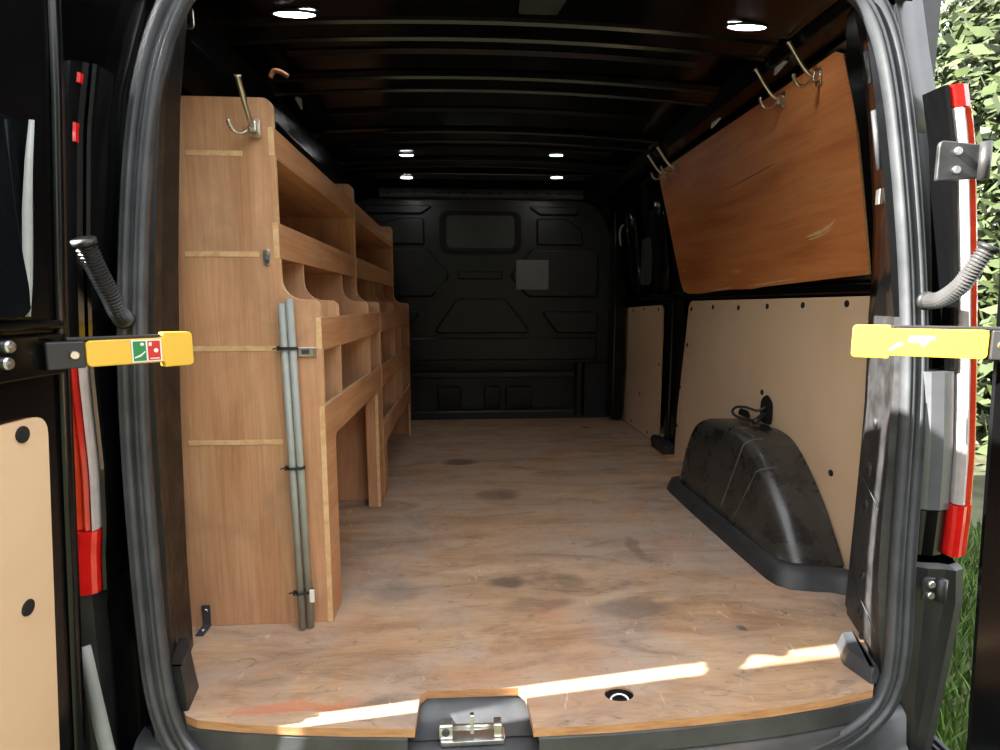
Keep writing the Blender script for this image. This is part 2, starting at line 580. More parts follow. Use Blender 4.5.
# round hole cut through the sheet for the lashing ring
cut = prism('hole_cutter', [(.182 + math.cos(a) * .0275, .93 + math.sin(a) * .0185) for a in [2 * math.pi * i / 24 for i in range(24)]], 'Z', -.03, .02, 'floor_edge', bevel=0)
floor.modifiers.clear()
bo = floor.modifiers.new('hole', 'BOOLEAN')
bo.operation, bo.object, bo.solver = 'DIFFERENCE', cut, 'EXACT'
bpy.context.view_layer.update()
cut_mesh = bpy.data.meshes.new_from_object(floor.evaluated_get(bpy.context.evaluated_depsgraph_get()))
floor.modifiers.clear()
floor.data = cut_mesh
bpy.data.objects.remove(cut)
# recessed lashing ring hole in the floor sheet
lash = empty('lashing_ring', (.182, .93, 0))
tag(lash, 'round recessed lashing ring set into the plywood floor by the sill', 'lashing ring')
hole_bm = [(math.cos(a) * .030, math.sin(a) * .020) for a in [2 * math.pi * i / 20 for i in range(20)]]
bowl = []
for r, z in ((.90, -.003), (.88, -.016), (.80, -.026), (.5, -.032), (.3, -.033)):
    bowl.append([(.182 + u * r, .93 + w * r, z) for u, w in hole_bm])
loft('bowl', bowl, 'plastic', lash, close=True)
disc('bowl_floor', (.182, .93, -.033), (0, 0, 1), .012, .002, 'plastic', lash)
tube('ring', [(.182 + .017 * math.cos(a), .925 + .010 * math.sin(a), -.010 + .006 * math.sin(a)) for a in [2 * math.pi * i / 18 for i in range(18)]], .0028, 'bright_steel', lash, closed=True, seg=8)

# side walls: pressed panels behind the linings
def side_profile(s):
    return [(s * .93, -.06), (s * .945, .3), (s * .945, .70), (s * .93, .80), (s * .905, 1.05), (s * .865, 1.34), (s * .80, 1.42), (s * .72, 1.455)]


for s, nm, lb in ((1, 'wall_right', 'glossy black pressed steel side of the van behind the lining boards'),
                  (-1, 'wall_left', 'glossy black pressed steel side of the van behind the shelf racks')):
    rows = [[(x, y, z) for x, z in side_profile(s)] for y in (1.19, 1.9, 2.6, 3.0, 3.56)]
    w = loft(nm, rows, 'paint', smooth=True, thick=.01)
    tag(w, lb, 'wall', kind='structure')
    if s > 0:
        wall_r = w
    else:
        wall_l = w

# horizontal waist rail and posts on the right
prism('waist_rail', rpoly([(.944, .748, .0), (.905, .748, .006), (.898, .757, .006), (.898, .776, .006), (.906, .786, .006), (.944, .786, 0)]), 'Y', 1.23, 3.44, 'paint', wall_r)
prism('side_post', rpoly([(.94, 2.52), (.915, 2.52, .006), (.898, 2.54, .008), (.898, 2.66, .008), (.915, 2.70, .006), (.94, 2.70)]), 'Z', .03, .748, 'paint', wall_r)
prism('side_post', rpoly([(.888, 2.60, .01), (.888, 2.645, .01), (.93, 2.66), (.93, 2.585)]), 'Z', .03, .74, 'paint', wall_r)
up = []
for y in (2.70, 2.78, 2.86, 2.92):
    d = 0.0 if y in (2.70, 2.92) else .02
    up.append([(x - d, y, z) for x, z in ((.915, .79), (.90, .95), (.877, 1.15), (.85, 1.34))])
loft('window_post', up, 'paint', wall_r, thick=.004)
up = []
for y in (3.12, 3.16, 3.24, 3.28):
    d = 0.0 if y in (3.12, 3.28) else .03
    up.append([(x - d, y, z) for x, z in ((.912, .79), (.895, .95), (.872, 1.15), (.845, 1.34))])
loft('window_post', up, 'paint', wall_r, thick=.004)
prism('window_glass', rpoly([(2.93, .83, .04), (3.11, .83, .04), (3.11, 1.27, .05), (2.93, 1.27, .05)]), 'X', .895, .899, 'glass_dark', wall_r)
prism('step_trim', rpoly([(3.30, .02), (3.44, .02), (3.44, 1.30, .05), (3.36, 1.34, .05), (3.30, .9, .1)]), 'X', .80, .87, 'paint', wall_r, bevel=.01)
# bracket at the foot of the post
prism('post_foot', rpoly([(2.51, .0), (2.719, .0), (2.71, .05, .01), (2.66, .06, .01), (2.56, .06, .01), (2.515, .05, .01)]), 'X', .852, .90, 'plastic', wall_r, bevel=.004)
tube('post_strap', smooth_path([(.862, 2.715, .01), (.852, 2.70, .05), (.86, 2.66, .066), (.876, 2.60, .066)]), .008, 'plastic', wall_r, seg=8)
box('packing_block', .838, .8915, 2.44, 2.508, .0005, .012, 'floor_edge', wall_r)

# roof with its cross ribs
xs = [-.74, -.6, -.4, -.2, 0, .2, .4, .6, .74]


def roof_z(x, y):
    return 1.452 - .03 * (x / .74) ** 2


ceiling = loft('ceiling', [[(x, y, roof_z(x, y) + .012) for x in xs] for y in (1.0, 1.5, 2.0, 2.5, 3.0, 3.56)], 'paint', thick=.008)
tag(ceiling, 'glossy black steel van roof with pressed cross ribs', 'ceiling', kind='structure')


def rib(name, y0, y1, depth, mat='paint'):
    prof = [(y0 - .035, .004), (y0 - .005, -.001), (y0, -.008), (y0 + .03, -.009), (y1 - .005, -.011), (y1, -.018), (y1 + .012, -.004), (y1 + .035, .004)]
    rows = [[(x, y, roof_z(x, y) + dz) for y, dz in prof] for x in [-.78 + .13 * i for i in range(13)]]
    return loft(name, rows, mat, ceiling, smooth=False)


rib('roof_rib', 1.53, 1.60, .030)
rib('roof_rib', 1.88, 1.96, .030)
rib('roof_rib', 2.44, 2.54, .034)
rib('roof_rib', 2.90, 2.98, .040)
for y in (1.72, 2.2, 2.7):
    rows = [[(x, yy, roof_z(x, yy) + dz) for yy, dz in ((y - .02, .006), (y - .008, -.004), (y + .008, -.004), (y + .02, .006))] for x in [-.6 + .1 * i for i in range(13)]]
    loft('roof_swage', rows, 'paint', ceiling, smooth=False)
# rear header panel that carries the first pair of lamps
rows = []
for x in xs:
    z = roof_z(x, 0)
    rows.append([(x, 1.03, z - .12), (x, 1.06, z - .135), (x, 1.12, z - .10), (x, 1.20, z - .035), (x, 1.26, z - .022), (x, 1.47, z - .018), (x, 1.50, z + .004)])
loft('header_panel', rows, 'paint', ceiling, smooth=False)
prism('grey_plate', rpoly([(.03, 1.30, .008), (.15, 1.30, .008), (.13, 1.43, .008), (.035, 1.43, .008)]), 'Z', 1.423, 1.430, 'sill', ceiling, bevel=.001)  # flat grey plate under the header panel
# light perforated bar over the bulkhead
bar = prism('header_rail', rpoly([(3.39, 1.375, .004), (3.40, 1.36, .004), (3.445, 1.36, .004), (3.445, 1.41, 0), (3.40, 1.41, .004)]), 'X', -.60, .62, 'sill', ceiling)
for i in range(16):
    x = -.55 + i * .073 + random.uniform(-.012, .012)
    box('slot', x, x + random.uniform(.012, .03), 3.3885, 3.396, 1.378, 1.388, 'black_gap', bar, bevel=0)
# reflective cut-out clips under the roof edge
def clip(name, c, w, h, par, mat='trim_grey'):
    x, y, z = c
    prism(name, [(y - w, z), (y + w, z - h * .6), (y + w * .8, z + h), (y - w * .6, z + h * .5)], 'X', x - .003, x + .003, mat, par, bevel=.0005)


clip('roof_clip', (.80, 2.01, 1.372), .035, .020, wall_r, 'white')
clip('roof_clip', (.775, 1.56, 1.375), .030, .018, wall_r, 'grey_print')
clip('roof_clip', (-.60, 1.80, 1.335), .03, .018, wall_l, 'trim_grey')
tube('wire_tag', smooth_path([(-.578, 1.48, 1.282), (-.568, 1.48, 1.298), (-.552, 1.48, 1.296), (-.535, 1.48, 1.286)]), .006, 'tag', wall_l, seg=8)
# left cant rail and roof bow ends in the dark above the racks
prism('cant_rail', rpoly([(-.86, 1.28), (-.80, 1.26, .01), (-.74, 1.34, .02), (-.72, 1.42), (-.84, 1.42)]), 'Y', 1.22, 3.44, 'paint', wall_l)
prism('cant_rail', rpoly([(.93, 1.345), (.80, 1.375, .01), (.76, 1.385, .02), (.73, 1.44), (.86, 1.44)]), 'Y', 1.22, 3.44, 'paint', wall_r)
ring_prism('cable_port', rpoly([(-.735, 1.31, .01), (-.675, 1.31, .01), (-.675, 1.355, .01), (-.735, 1.355, .01)]), rpoly([(-.728, 1.317, .008), (-.682, 1.317, .008), (-.682, 1.348, .008), (-.728, 1.348, .008)]), 'Y', 1.30, 1.306, 'steel', wall_l)

# ------------------------------------------------------------------ bulkhead (front wall)
Y = 3.45
bulk = prism('wall_front', rpoly([(-.90, .36), (.84, .36, 0), (.84, .95, .2), (.76, 1.36, .30), (-.80, 1.36, .25), (-.90, 1.0, .1)]), 'Y', Y, Y + .02, 'bulkhead')
tag(bulk, 'satin black pressed steel bulkhead with a small dark window', 'bulkhead', kind='structure')


def raised(name, poly, d=.020, ins=.010, mat='bulkhead', y=Y, **k):
    prism(name, poly, 'Y', y, y - d, mat, bulk, bevel=.003, inset=ins, **k)


raised('side_pressing', rpoly([(-.86, .770, .02), (-.305, .770, .03), (-.185, .90, .04), (-.325, 1.068, .04), (-.86, 1.068, .03)]))
raised('side_pressing', rpoly([(.735, .770, .03), (.735, 1.068, .03), (.315, 1.068, .04), (.172, .90, .04), (.290, .770, .03)]))
raised('lower_pressing', rpoly([(-.305, .545, .03), (.325, .545, .03), (.150, .765, .05), (-.150, .765, .05)]))
raised('corner_pressing', rpoly([(.735, .545, .02), (.735, .685, .02), (.385, .685, .02), (.385, .665, .02), (.475, .545, .02)]))
raised('corner_pressing', rpoly([(-.86, .545, .02), (-.475, .545, .02), (-.385, .665, .02), (-.385, .685, .02), (-.86, .685, .02)]))
raised('slot_pressing', rpoly([(-.142, .880, .012), (.134, .880, .012), (.134, .930, .012), (-.142, .930, .012)]), d=.010, ins=.008)
raised('top_pressing', rpoly([(.34, 1.085, .02), (.64, 1.085, .03), (.625, 1.18, .06), (.53, 1.25, .10), (.34, 1.25, .02)]))
raised('top_pressing', rpoly([(-.34, 1.085, .02), (-.34, 1.245, .02), (-.50, 1.245, .08), (-.66, 1.20, .05), (-.68, 1.085, .03)]))
raised('top_pressing', rpoly([(.30, 1.305, .02), (.36, 1.265, .02), (.60, 1.265, .02), (.60, 1.32, .02), (.30, 1.32, .0)]), d=.022)
raised('top_pressing', rpoly([(-.30, 1.305, .02), (-.30, 1.32, 0), (-.70, 1.32, .02), (-.70, 1.265, .02), (-.36, 1.265, .02)]), d=.022)
raised('band', rpoly([(-.86, .375, .01), (.735, .375, .01), (.735, .520, .01), (-.86, .520, .01)]), d=.012)
# bulkhead window
win = rpoly([(-.252, 1.038, .06), (.248, 1.038, .06), (.248, 1.288, .06), (-.252, 1.288, .06)])
win_i = rpoly([(-.212, 1.068, .04), (.208, 1.068, .04), (.208, 1.266, .04), (-.212, 1.266, .04)])
wdw = prism('window_1', win_i, 'Y', Y - .004, Y - .001, 'glass_dark', bevel=0)
tag(wdw, 'small rounded dark glass window in the black bulkhead', 'window', kind='structure')
ring_prism('window_rubber', win, win_i, 'Y', Y - .014, Y - .0005, 'black_gap', wdw)
prism('seal_lip', rpoly([(-.19, 1.057, .004), (.19, 1.057, .004), (.19, 1.064, .004), (-.19, 1.064, .004)]), 'Y', Y - .017, Y - .0142, 'plastic', wdw)
# lower recess of the bulkhead
box('recess_back', -.90, .90, 3.545, 3.56, -.03, .37, 'bulkhead', bulk)
box('recess_ledge', -.90, .60, 3.46, 3.545, .262, .30, 'bulkhead', bulk, bevel=.008)
box('recess_end', .61, .64, 3.44, 3.545, .0, .358, 'bulkhead', bulk, bevel=.006)
box('recess_end', .66, .86, 3.448, 3.545, .0, .358, 'bulkhead', bulk, bevel=.006)
box('floor_rail', -.88, .60, 3.448, 3.50, -.012, .055, 'bulkhead', bulk, bevel=.01)
for x0, x1 in ((-.28, -.13), (.02, .12), (.16, .33)):
    box('seat_bracket', x0, x1, 3.50, 3.542, .056, .20, 'paint', bulk, bevel=.006)
box('cab_panel', -.99, .99, 3.57, 3.59, -.35, 1.53, 'black_gap', bulk, bevel=0)
box('top_closure', -.92, .92, 3.452, 3.56, 1.34, 1.47, 'paint', bulk, bevel=0)
# printed sheets on the bulkhead
sh = box('paper_sheet', .217, .417, 3.4295, 3.4305, .818, .998, 'paper', bevel=0)
tag(sh, 'square grey sheet stuck to the black bulkhead beside the slot', 'sheet')
sh2 = box('faint_label', -.42, -.22, 3.4325, 3.4337, .80, .90, 'bulkhead', bevel=0)
tag(sh2, 'faint dark rectangular label on the bulkhead close to the racks', 'label')

# ------------------------------------------------------------------ rear frame: pillars, jambs, sill, bumper
zs = [1.40, 1.30, 1.21, 1.10, 1.0, .90, .80, .70, .60, .50, .40, .30, .20, .10, 0.0, -.06]
frame = empty('wall_rear', (0, .95, -.1))
tag(frame, 'black steel rear door frame of the van with scuffed pillars', 'door frame', kind='structure')


def pillar_rows(IN, EDGE, s, zlist, zoff=0):
    rows = []
    for z in zlist:
        yi = lean(z) + .012
        xi = interp(IN, z)[0] - s * .002
        xe = interp(EDGE, z)[0]
        ye = 1.17 if s > 0 else 1.14
        rows.append([(xi + s * .012, yi - .006, z), (xi, yi + .004, z), (xi + (xe - xi) * .34, yi + (ye - yi) * .34, z), (xi + (xe - xi) * .40, yi + (ye - yi) * .40, z),
                     (xe - s * .012, ye - .006, z), (xe, ye + .006, z), (xe + s * .01, ye + .03, z), (s * .93, 1.215, z)])
    return rows


loft('pillar', pillar_rows(R_IN, R_EDGE, 1, [z for z in zs if z >= .695]), 'paint', frame, smooth=False)
loft('pillar_lower', pillar_rows(R_IN, R_EDGE, 1, [z for z in zs if z <= .705]), 'paint_worn', frame, smooth=False)
loft('pillar', pillar_rows(L_IN, L_EDGE, -1, [z for z in zs if z >= .295]), 'paint_satin', frame, smooth=False)
loft('pillar_lower', pillar_rows(L_IN, L_EDGE, -1, [z for z in zs if z <= .305]), 'paint_satin', frame, smooth=False)


def on_pillar(IN, EDGE, s, z, t):
    yi = lean(z) + .016
    xi, xe = interp(IN, z)[0], interp(EDGE, z)[0]
    ye = 1.17 if s > 0 else 1.14
    p = Vector((xi + (xe - xi) * t, yi + (ye - yi) * t, z))
    n = Vector((-(ye - yi) * s, (xe - xi) * s, 0)).normalized()
    return p, n


for z, t, r in ((.475, .55, .007), (.365, .66, .011), (.285, .66, .012), (.14, .55, .008), (.055, .60, .012), (.0, .55, .006)):
    p, n = on_pillar(R_IN, R_EDGE, 1, z, t)
    ho = disc('fixing_hole', p + n * .002, n, r * 1.25, .005, 'paint_worn', frame, squash=1.2)
    disc('hole_core', p + n * .0045, n, r * .75, .003, 'black_gap', ho)
for z, t, r in ((.80, .55, .010), (.40, .72, .012), (.31, .72, .010), (1.08, .7, .016), (.93, .6, .006), (.07, .6, .008)):
    p, n = on_pillar(L_IN, L_EDGE, -1, z, t)
    ho = disc('fixing_hole', p - n * .001, n, r * 1.25, .003, 'paint', frame, squash=1.2)
    disc('hole_core', p + n * .0005, n, r * .75, .003, 'black_gap', ho)
# metal clip and screw seen on the upper part of the pillar by the orange board
p, n = on_pillar(R_IN, R_EDGE, 1, .93, .35)
box('pillar_clip', p.x - .012, p.x - .004, p.y - .006, p.y + .006, .92, .95, 'steel', frame)
for z, zz in ((1.14, 1.20), (.98, 1.09)):
    a, _ = on_pillar(R_IN, R_EDGE, 1, z, .10)
    b, _ = on_pillar(R_IN, R_EDGE, 1, zz, .10)
    tube('pinch_weld', [(a.x - .006, a.y, z), (b.x - .006, b.y, zz)], .005, 'sill', frame, seg=8)
# thin cords stretched across the scuffed pillar
for z0, z1 in ((.352, .325), (.105, .08)):
    a, n = on_pillar(R_IN, R_EDGE, 1, z0, .92)
    b, n = on_pillar(R_IN, R_EDGE, 1, z1, .05)
    tube('cord', [a + n * .014, (a + b) / 2 + n * .010, b + n * .006], .0010, 'rubber', frame, seg=6)

# jambs outside the seal
def jamb_rows(OUT, s, zl):
    rows = []
    for z in zl:
        y = lean(z)
        x = interp(OUT, z)[0]
        rows.append([(x - s * .012, y + .006, z), (x + s * .004, y + .012, z), (x + s * .020, y + .03, z), (x + s * .05, y + .05, z), (x + s * .075, y + .03, z), (x + s * .085, y + .06, z), (x + s * .09, y + .25, z)])
    return rows


jz = [1.42, 1.28, 1.20, 1.10, .94, .80, .70, .60, .50, .41, .30, .24, .14, .05, -.05, -.16]
loft('jamb', jamb_rows(R_OUT, 1, jz), 'paint', frame)
loft('jamb', jamb_rows(L_OUT, -1, jz), 'paint', frame)
# sun and sky sheen on the black jamb, painted as grey patches
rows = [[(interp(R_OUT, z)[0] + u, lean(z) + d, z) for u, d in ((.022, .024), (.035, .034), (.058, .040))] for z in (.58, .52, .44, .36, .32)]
loft('jamb_sheen', rows, 'painted_sheen', frame, thick=.001)
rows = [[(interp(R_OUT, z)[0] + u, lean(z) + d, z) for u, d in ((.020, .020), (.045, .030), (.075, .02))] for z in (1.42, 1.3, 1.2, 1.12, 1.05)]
loft('jamb_sheen', rows, 'painted_sheen', frame, thick=.001)
# outer skin of the body, either side
for s in (1, -1):
    rows = [[(s * x, y, z) for x, z in ((.90, -.25), (.985, .2), (.985, .7), (.93, 1.1), (.86, 1.42), (.70, 1.52))] for y in (1.20, 2.2, 3.6)]
    loft('body_side', rows, 'paint', frame, thick=.004)
loft('roof_skin', [[(x, y, 1.52 - .02 * x * x) for x in xs] for y in (1.02, 2.2, 3.6)], 'paint', frame, thick=.004)
# rear edge of the roof over the opening
loft('roof_header', [[(x, y, z) for y, z in ((1.06, 1.33), (1.04, 1.345), (1.03, 1.42), (1.03, 1.515))] for x in (-.72, -.4, 0, .4, .75)], 'paint', frame, thick=.004)

# unseen quarter panel edge, added close to the door to narrow the sun gap
loft('sun_gap_blocker', [[(-.80, 1.2, z), (-.805, .90, z), (-.797, .866, z), (-.782, .864, z), (-.778, .90, z), (-.79, .98, z)] for z in (1.50, 1.0, .5, .0, -.3)], 'paint', frame)
# sill below the floor edge
def edge_y(x):
    tab = [(-.72, .945)] + front_l + [(-.09, .861)] + front_r + [(.76, .938)]
    for a, b in zip(tab, tab[1:]):
        if a[0] <= x <= b[0]:
            return a[1] + (b[1] - a[1]) * (x - a[0]) / (b[0] - a[0])
    return .93


rows = []
for i in range(30):
    x = -.70 + i * 1.45 / 29
    e = edge_y(x)
    rows.append([(x, 1.05, -.052), (x, e + .03, -.054), (x, e + .004, -.058), (x, e - .010, -.070), (x, e - .016, -.125), (x, e - .03, -.14), (x, e - .06, -.145), (x, e - .075, -.16), (x, e - .08, -.30)])
loft('sill', rows, 'sill', frame)
# upper part of the sill under the board, split either side of the latch notch
for x0, x1 in ((-.66, -.205), (.022, .72)):
    rr = []
    for i in range(12):
        x = x0 + (x1 - x0) * i / 11
        e = edge_y(x)
        rr.append([(x, e + .03, -.017), (x, e + .006, -.017), (x, e + .001, -.022), (x, e - .002, -.056), (x, e + .03, -.056)])
    loft('sill_step', rr, 'sill', frame, smooth=False, close=True)
# notch recess walls
box('notch_wall', -.200, .018, .966, .972, -.054, -.001, 'sill', frame, bevel=.002)
rows = [[(x, y, z) for y, z in ((.966, -.004), (.958, -.03), (.93, -.045), (.90, -.05))] for x in (-.199, -.19, -.1, .005, .016)]
loft('notch_tray', rows, 'sill', frame)
# plastic corner pieces at the feet of the pillars
def corner_piece(name, pts, zt, mat):
    prism(name, rpoly(pts), 'Z', .0008, zt, mat, frame, inset=.010, bevel=.004)


corner_piece('corner_trim', [(.672, .925, .004), (.658, .985, .02), (.690, 1.055, .015), (.735, 1.06, .01), (.70, .93, .01)], .03, 'sill')
corner_piece('corner_trim', [(-.60, .935, .004), (-.612, 1.0, .02), (-.64, 1.04, .02), (-.665, 1.03, .01), (-.64, .935, .01)], .085, 'plastic')
# bumper step
rows = []
for i in range(31):
    x = -.86 + i * 1.72 / 30
    e = .80 + .10 * (abs(x) / .86) ** 2.2
    rows.append([(x, e + .16, -.15), (x, e + .02, -.16), (x, e, -.175), (x, e - .01, -.25), (x, e + .0, -.40), (x, e + .1, -.42)])
loft('bumper', rows, 'plastic', frame)
for i in range(14):
    x = .62 + i * .017
    box('bumper_tread', x, x + .008, .80 + .10 * (x / .86) ** 2.2 + .015, .80 + .10 * (x / .86) ** 2.2 + .085, -.158, -.150, 'plastic', frame, bevel=.002)
# corner cladding below the lamps
for s in (1, -1):
    rows = []
    for z in (.225, .16, .05, -.05, -.12, -.2, -.35):
        k = (.22 - z) * .10
        xo = interp([(.225, .850), (.16, .856), (.05, .846), (-.1, .832), (-.2, .820), (-.35, .81)], z)[0]
        rows.append([(s * .748, .985, z), (s * .756, .950, z), (s * .775, .938, z), (s * (xo - .045), .934, z), (s * (xo - .030), .926, z), (s * (xo - .008), .934, z), (s * xo, .95, z), (s * xo, 1.2, z)])
    rows.insert(0, [(s * .76, 1.0, .232)] + [(p[0] - s * .004, p[1] + .012, .232) for p in rows[0][1:]])
    loft('corner_cladding', rows, 'plastic', frame, smooth=False)

# rubber door seal swept round the opening
SC = []
for z in (.0, .07, .14, .24, .33, .41, .50, .60, .70, .82, .94, 1.02, 1.10, 1.19, 1.25):
    SC.append(((interp(R_IN, z)[0] + interp(R_OUT, z)[0]) / 2, lean(z), z))
SC += [(.640, 1.048, 1.30), (.600, 1.050, 1.335), (.53, 1.052, 1.352), (.3, 1.052, 1.360), (0, 1.052, 1.362), (-.3, 1.052, 1.358), (-.47, 1.052, 1.350), (-.53, 1.05, 1.325), (-.568, 1.047, 1.285)]
for z in (1.22, 1.11, 1.02, .94, .82, .70, .60, .52, .44, .36, .284, .19, .12, .05):
    SC.append(((interp(L_IN, z)[0] + interp(L_OUT, z)[0]) / 2, lean(z), z))
SC += [(-.637, .928, -.01), (-.618, .922, -.06), (-.585, .912, -.095), (-.52, .895, -.118), (-.40, .874, -.128), (-.2, .853, -.134), (0, .846, -.136), (.2, .850, -.134),
       (.40, .868, -.125), (.52, .886, -.113), (.61, .905, -.098), (.67, .918, -.072), (.708, .926, -.038)]
prof = [(-.023, 0), (-.023, .012), (-.020, .018), (-.016, .020), (-.0135, .0165), (-.011, .0205), (-.006, .0185), (-.0025, .010), (.000, .007), (.003, .011), (.006, .018), (.010, .0205), (.0125, .017), (.0155, .0205), (.0205, .016), (.023, .008), (.023, 0)]
cx = Vector((.04, 0, .62))
rows = []
pp = [Vector(p) for p in SC]
for _ in range(3):
    pp = [(pp[i - 1] + pp[i] * 2 + pp[(i + 1) % len(pp)]) / 4 for i in range(len(pp))]
pp = smooth_path(pp + [pp[0]], 3)[:-1]
n = len(pp)
for i in range(n):
    t = (pp[(i + 1) % n] - pp[i - 1]).normalized()
    v = Vector((0, -1, 0))
    v = (v - t * v.dot(t)).normalized()
    u = t.cross(v)
    rows.append([pp[i] + u * a + v * b for a, b in prof])
rows.append(rows[0])
seal = loft('trim_1', rows, 'rubber', close=True)
tag(seal, 'ribbed grey rubber seal running round the rear door opening', 'door seal', kind='structure')

# ------------------------------------------------------------------ rear doors
def door_edge(s, z):
    if s < 0:
        return interp([(1.40, -.622), (1.05, -.640), (.75, -.664), (.57, -.674), (.3, -.690), (0, -.706), (-.3, -.722)], z)[0]
    return interp([(1.40, .690), (1.05, .712), (.75, .738), (.3, .758), (0, .772), (-.3, .79)], z)[0]


def rear_door(nm, s, label, yh):
    dz = [1.42, 1.25, 1.05, .90, .75, .60, .3, 0, -.22]
    rows = []
    for z in dz:
        x = door_edge(s, z)
        rows.append([(x + s * .03, yh - .66, z), (x + s * .004, yh - .64, z), (x, yh - .05, z), (x, yh - .024, z), (x + s * .006, yh - .012, z), (x + s * .02, yh - .008, z), (x + s * .028, yh, z),
                     (x + s * .07, yh, z), (x + s * .10, yh - .02, z), (x + s * .105, yh - .05, z), (x + s * .105, yh - .66, z)])
    d = loft(nm, rows, 'paint', close=True, smooth=False)
    tag(d, label, 'door', kind='structure')
    return d


YH = .838
door_l = rear_door('door_1', -1, 'open black rear door of the van with a pale plywood lining board', YH)
door_r = rear_door('door_2', 1, 'open black rear door of the van with its yellow stay in sunlight', .842)
# lining boards on the doors with their fixing buttons
lpoly = rpoly([(.22, -.18, .02), (.762, -.18, .02), (.772, .576, .028), (.22, .576, .02)])
nl = len(lpoly)
lin = mesh('lining_board', [(door_edge(-1, z) + d, y, z) for d in (.0005, .0065) for y, z in lpoly],
           [tuple(range(nl)), tuple(range(nl, 2 * nl))] + [(i, (i + 1) % nl, nl + (i + 1) % nl, nl + i) for i in range(nl)], ['pale', 'floor_edge'], door_l,
           fmat=lambda p: 0 if abs(p.normal.x) > .5 else 1)
for y, z in ((.727, .558), (.722, .325), (.716, .10), (.727, -.12)):
    disc('fixing_button', (door_edge(-1, z) + .0066, y, z), (1, 0, 0), .011, .003, 'black_gap', lin)
prism('lining_board', rpoly([(.22, .0, .02), (.69, .0, .02), (.69, .576, .028), (.22, .576, .02)]), 'X', .7315, .7375, ['pale', 'floor_edge'], door_r, bevel=0)
# window in the left door: dark glass with a pale trim strip, rounded bottom corner
gl = prism('window_glass', rpoly([(.25, .706, .06), (.735, .706, .03), (.755, .76, .05), (.755, 1.16, .05), (.73, 1.25, .05), (.25, 1.25, .06)]), 'X', -.6545, -.6485, 'door_glass', door_l, bevel=.001)
rows = [[(door_edge(-1, z) + .012, y - w, z), (door_edge(-1, z) + .017, y - w * .5, z), (door_edge(-1, z) + .012, y, z)] for y, w, z in ((.738, .003, .708), (.745, .014, .722), (.750, .017, .75), (.752, .017, .84), (.753, .012, .90), (.753, .004, .95))]
loft('window_trim', rows, 'trim_grey', gl, thick=.001)
box('door_rail', -.664, -.652, .25, .80, .690, .702, 'paint', door_l, bevel=.004)
rows = [[(door_edge(-1, z) + dx, y, z) for dx, y in ((.002, .822), (.008, .818), (.008, .806), (.002, .802))] for z in (1.3, 1.0, .75, .5, .2, -.2)]
loft('edge_seal', rows, 'paint', door_l)
# vertical silver edge strip, door to body
rows = [[(door_edge(-1, z) - .018, .8305, z), (door_edge(-1, z) - .012, .829, z)] for z in (.66, .5, .3, .1, -.2)]
loft('edge_strip', rows, 'trim_grey', door_l, thick=.001)


# door stays: pinned to the door bracket, flat arm with a yellow vinyl sleeve reaching to the pillar
def stay(loc, ang, L, tip_first, h_tip, h_arm, label):
    """Local x runs along the arm, local -y is the face towards the opening."""
    t = empty('door_stay', loc, (0, 0, math.radians(ang)))
    tag(t, label, 'door stay')
    X = (lambda u: u) if tip_first else (lambda u: L - u)      # u = distance from the tip
    st = .30 * L
    poly = [(X(0), -h_tip, .008), (X(st), -h_tip, .002), (X(st), -h_arm, .002), (X(L), -h_arm, .008), (X(L), h_arm, .008), (X(st), h_arm, .002), (X(st), h_tip, .002), (X(0), h_tip, .008)]
    prism('sleeve', rpoly(poly), 'Y', -.009, .009, 'yellow', t, bevel=.003, local=True)

    def lbox(nm, u0, u1, y0, y1, z0, z1, m, bv=.002):
        return box(nm, min(X(u0), X(u1)), max(X(u0), X(u1)), y0, y1, z0, z1, m, t, bevel=bv, local=True)
    lbox('arm_plate', st + .002, L + .02, -.007, .007, h_arm + .0005, h_arm + .005, 'plastic', .001)
    lbox('bracket', L + .002, L + .045, -.014, .012, -h_arm, h_arm, 'plastic')
    disc('pivot_pin', (X(L + .015), -.0145, 0), (0, -1, 0), .006, .004, 'steel', t, local=True)
    return t, X


st_l, XL = stay((-.631, .80, .655), 48.2, .141, False, .0265, .0185, 'yellow sleeved door stay in shade with a green and red sticker')


def sticker_box(par, u0, u1, y, z0, z1, nm, m):
    return box(nm, XL(u1), XL(u0), y - .0004, y, z0, z1, m, par, bevel=0, local=True)


stk = sticker_box(st_l, .046, .086, -.0096, -.0165, .0165, 'sticker', 'white')
sticker_box(stk, .0672, .084, -.0101, -.0145, .0145, 'green_square', 'green_print')
sticker_box(stk, .048, .0648, -.0101, -.0145, .0145, 'red_square', 'red_print')
prism('pictogram', [(XL(.083), -.0105), (XL(.075), -.008), (XL(.0685), -.002), (XL(.0685), 0), (XL(.0755), -.0055), (XL(.083), -.0085)], 'Y', -.0106, -.0110, 'white', stk, bevel=0, local=True)
disc('pictogram', (XL(.072), -.0106, .010), (0, -1, 0), .0025, .0003, 'white', stk, local=True)
prism('pictogram', [(XL(.0635), .007), (XL(.0595), .007), (XL(.0595), .0125), (XL(.0630), .0125)], 'Y', -.0106, -.0110, 'white', stk, bevel=0, local=True)
disc('pictogram', (XL(.054), -.0106, .0), (0, -1, 0), .0032, .0003, 'white', stk, local=True)
sticker_box(stk, .050, .0625, -.0106, -.0125, -.011, 'pictogram', 'white')
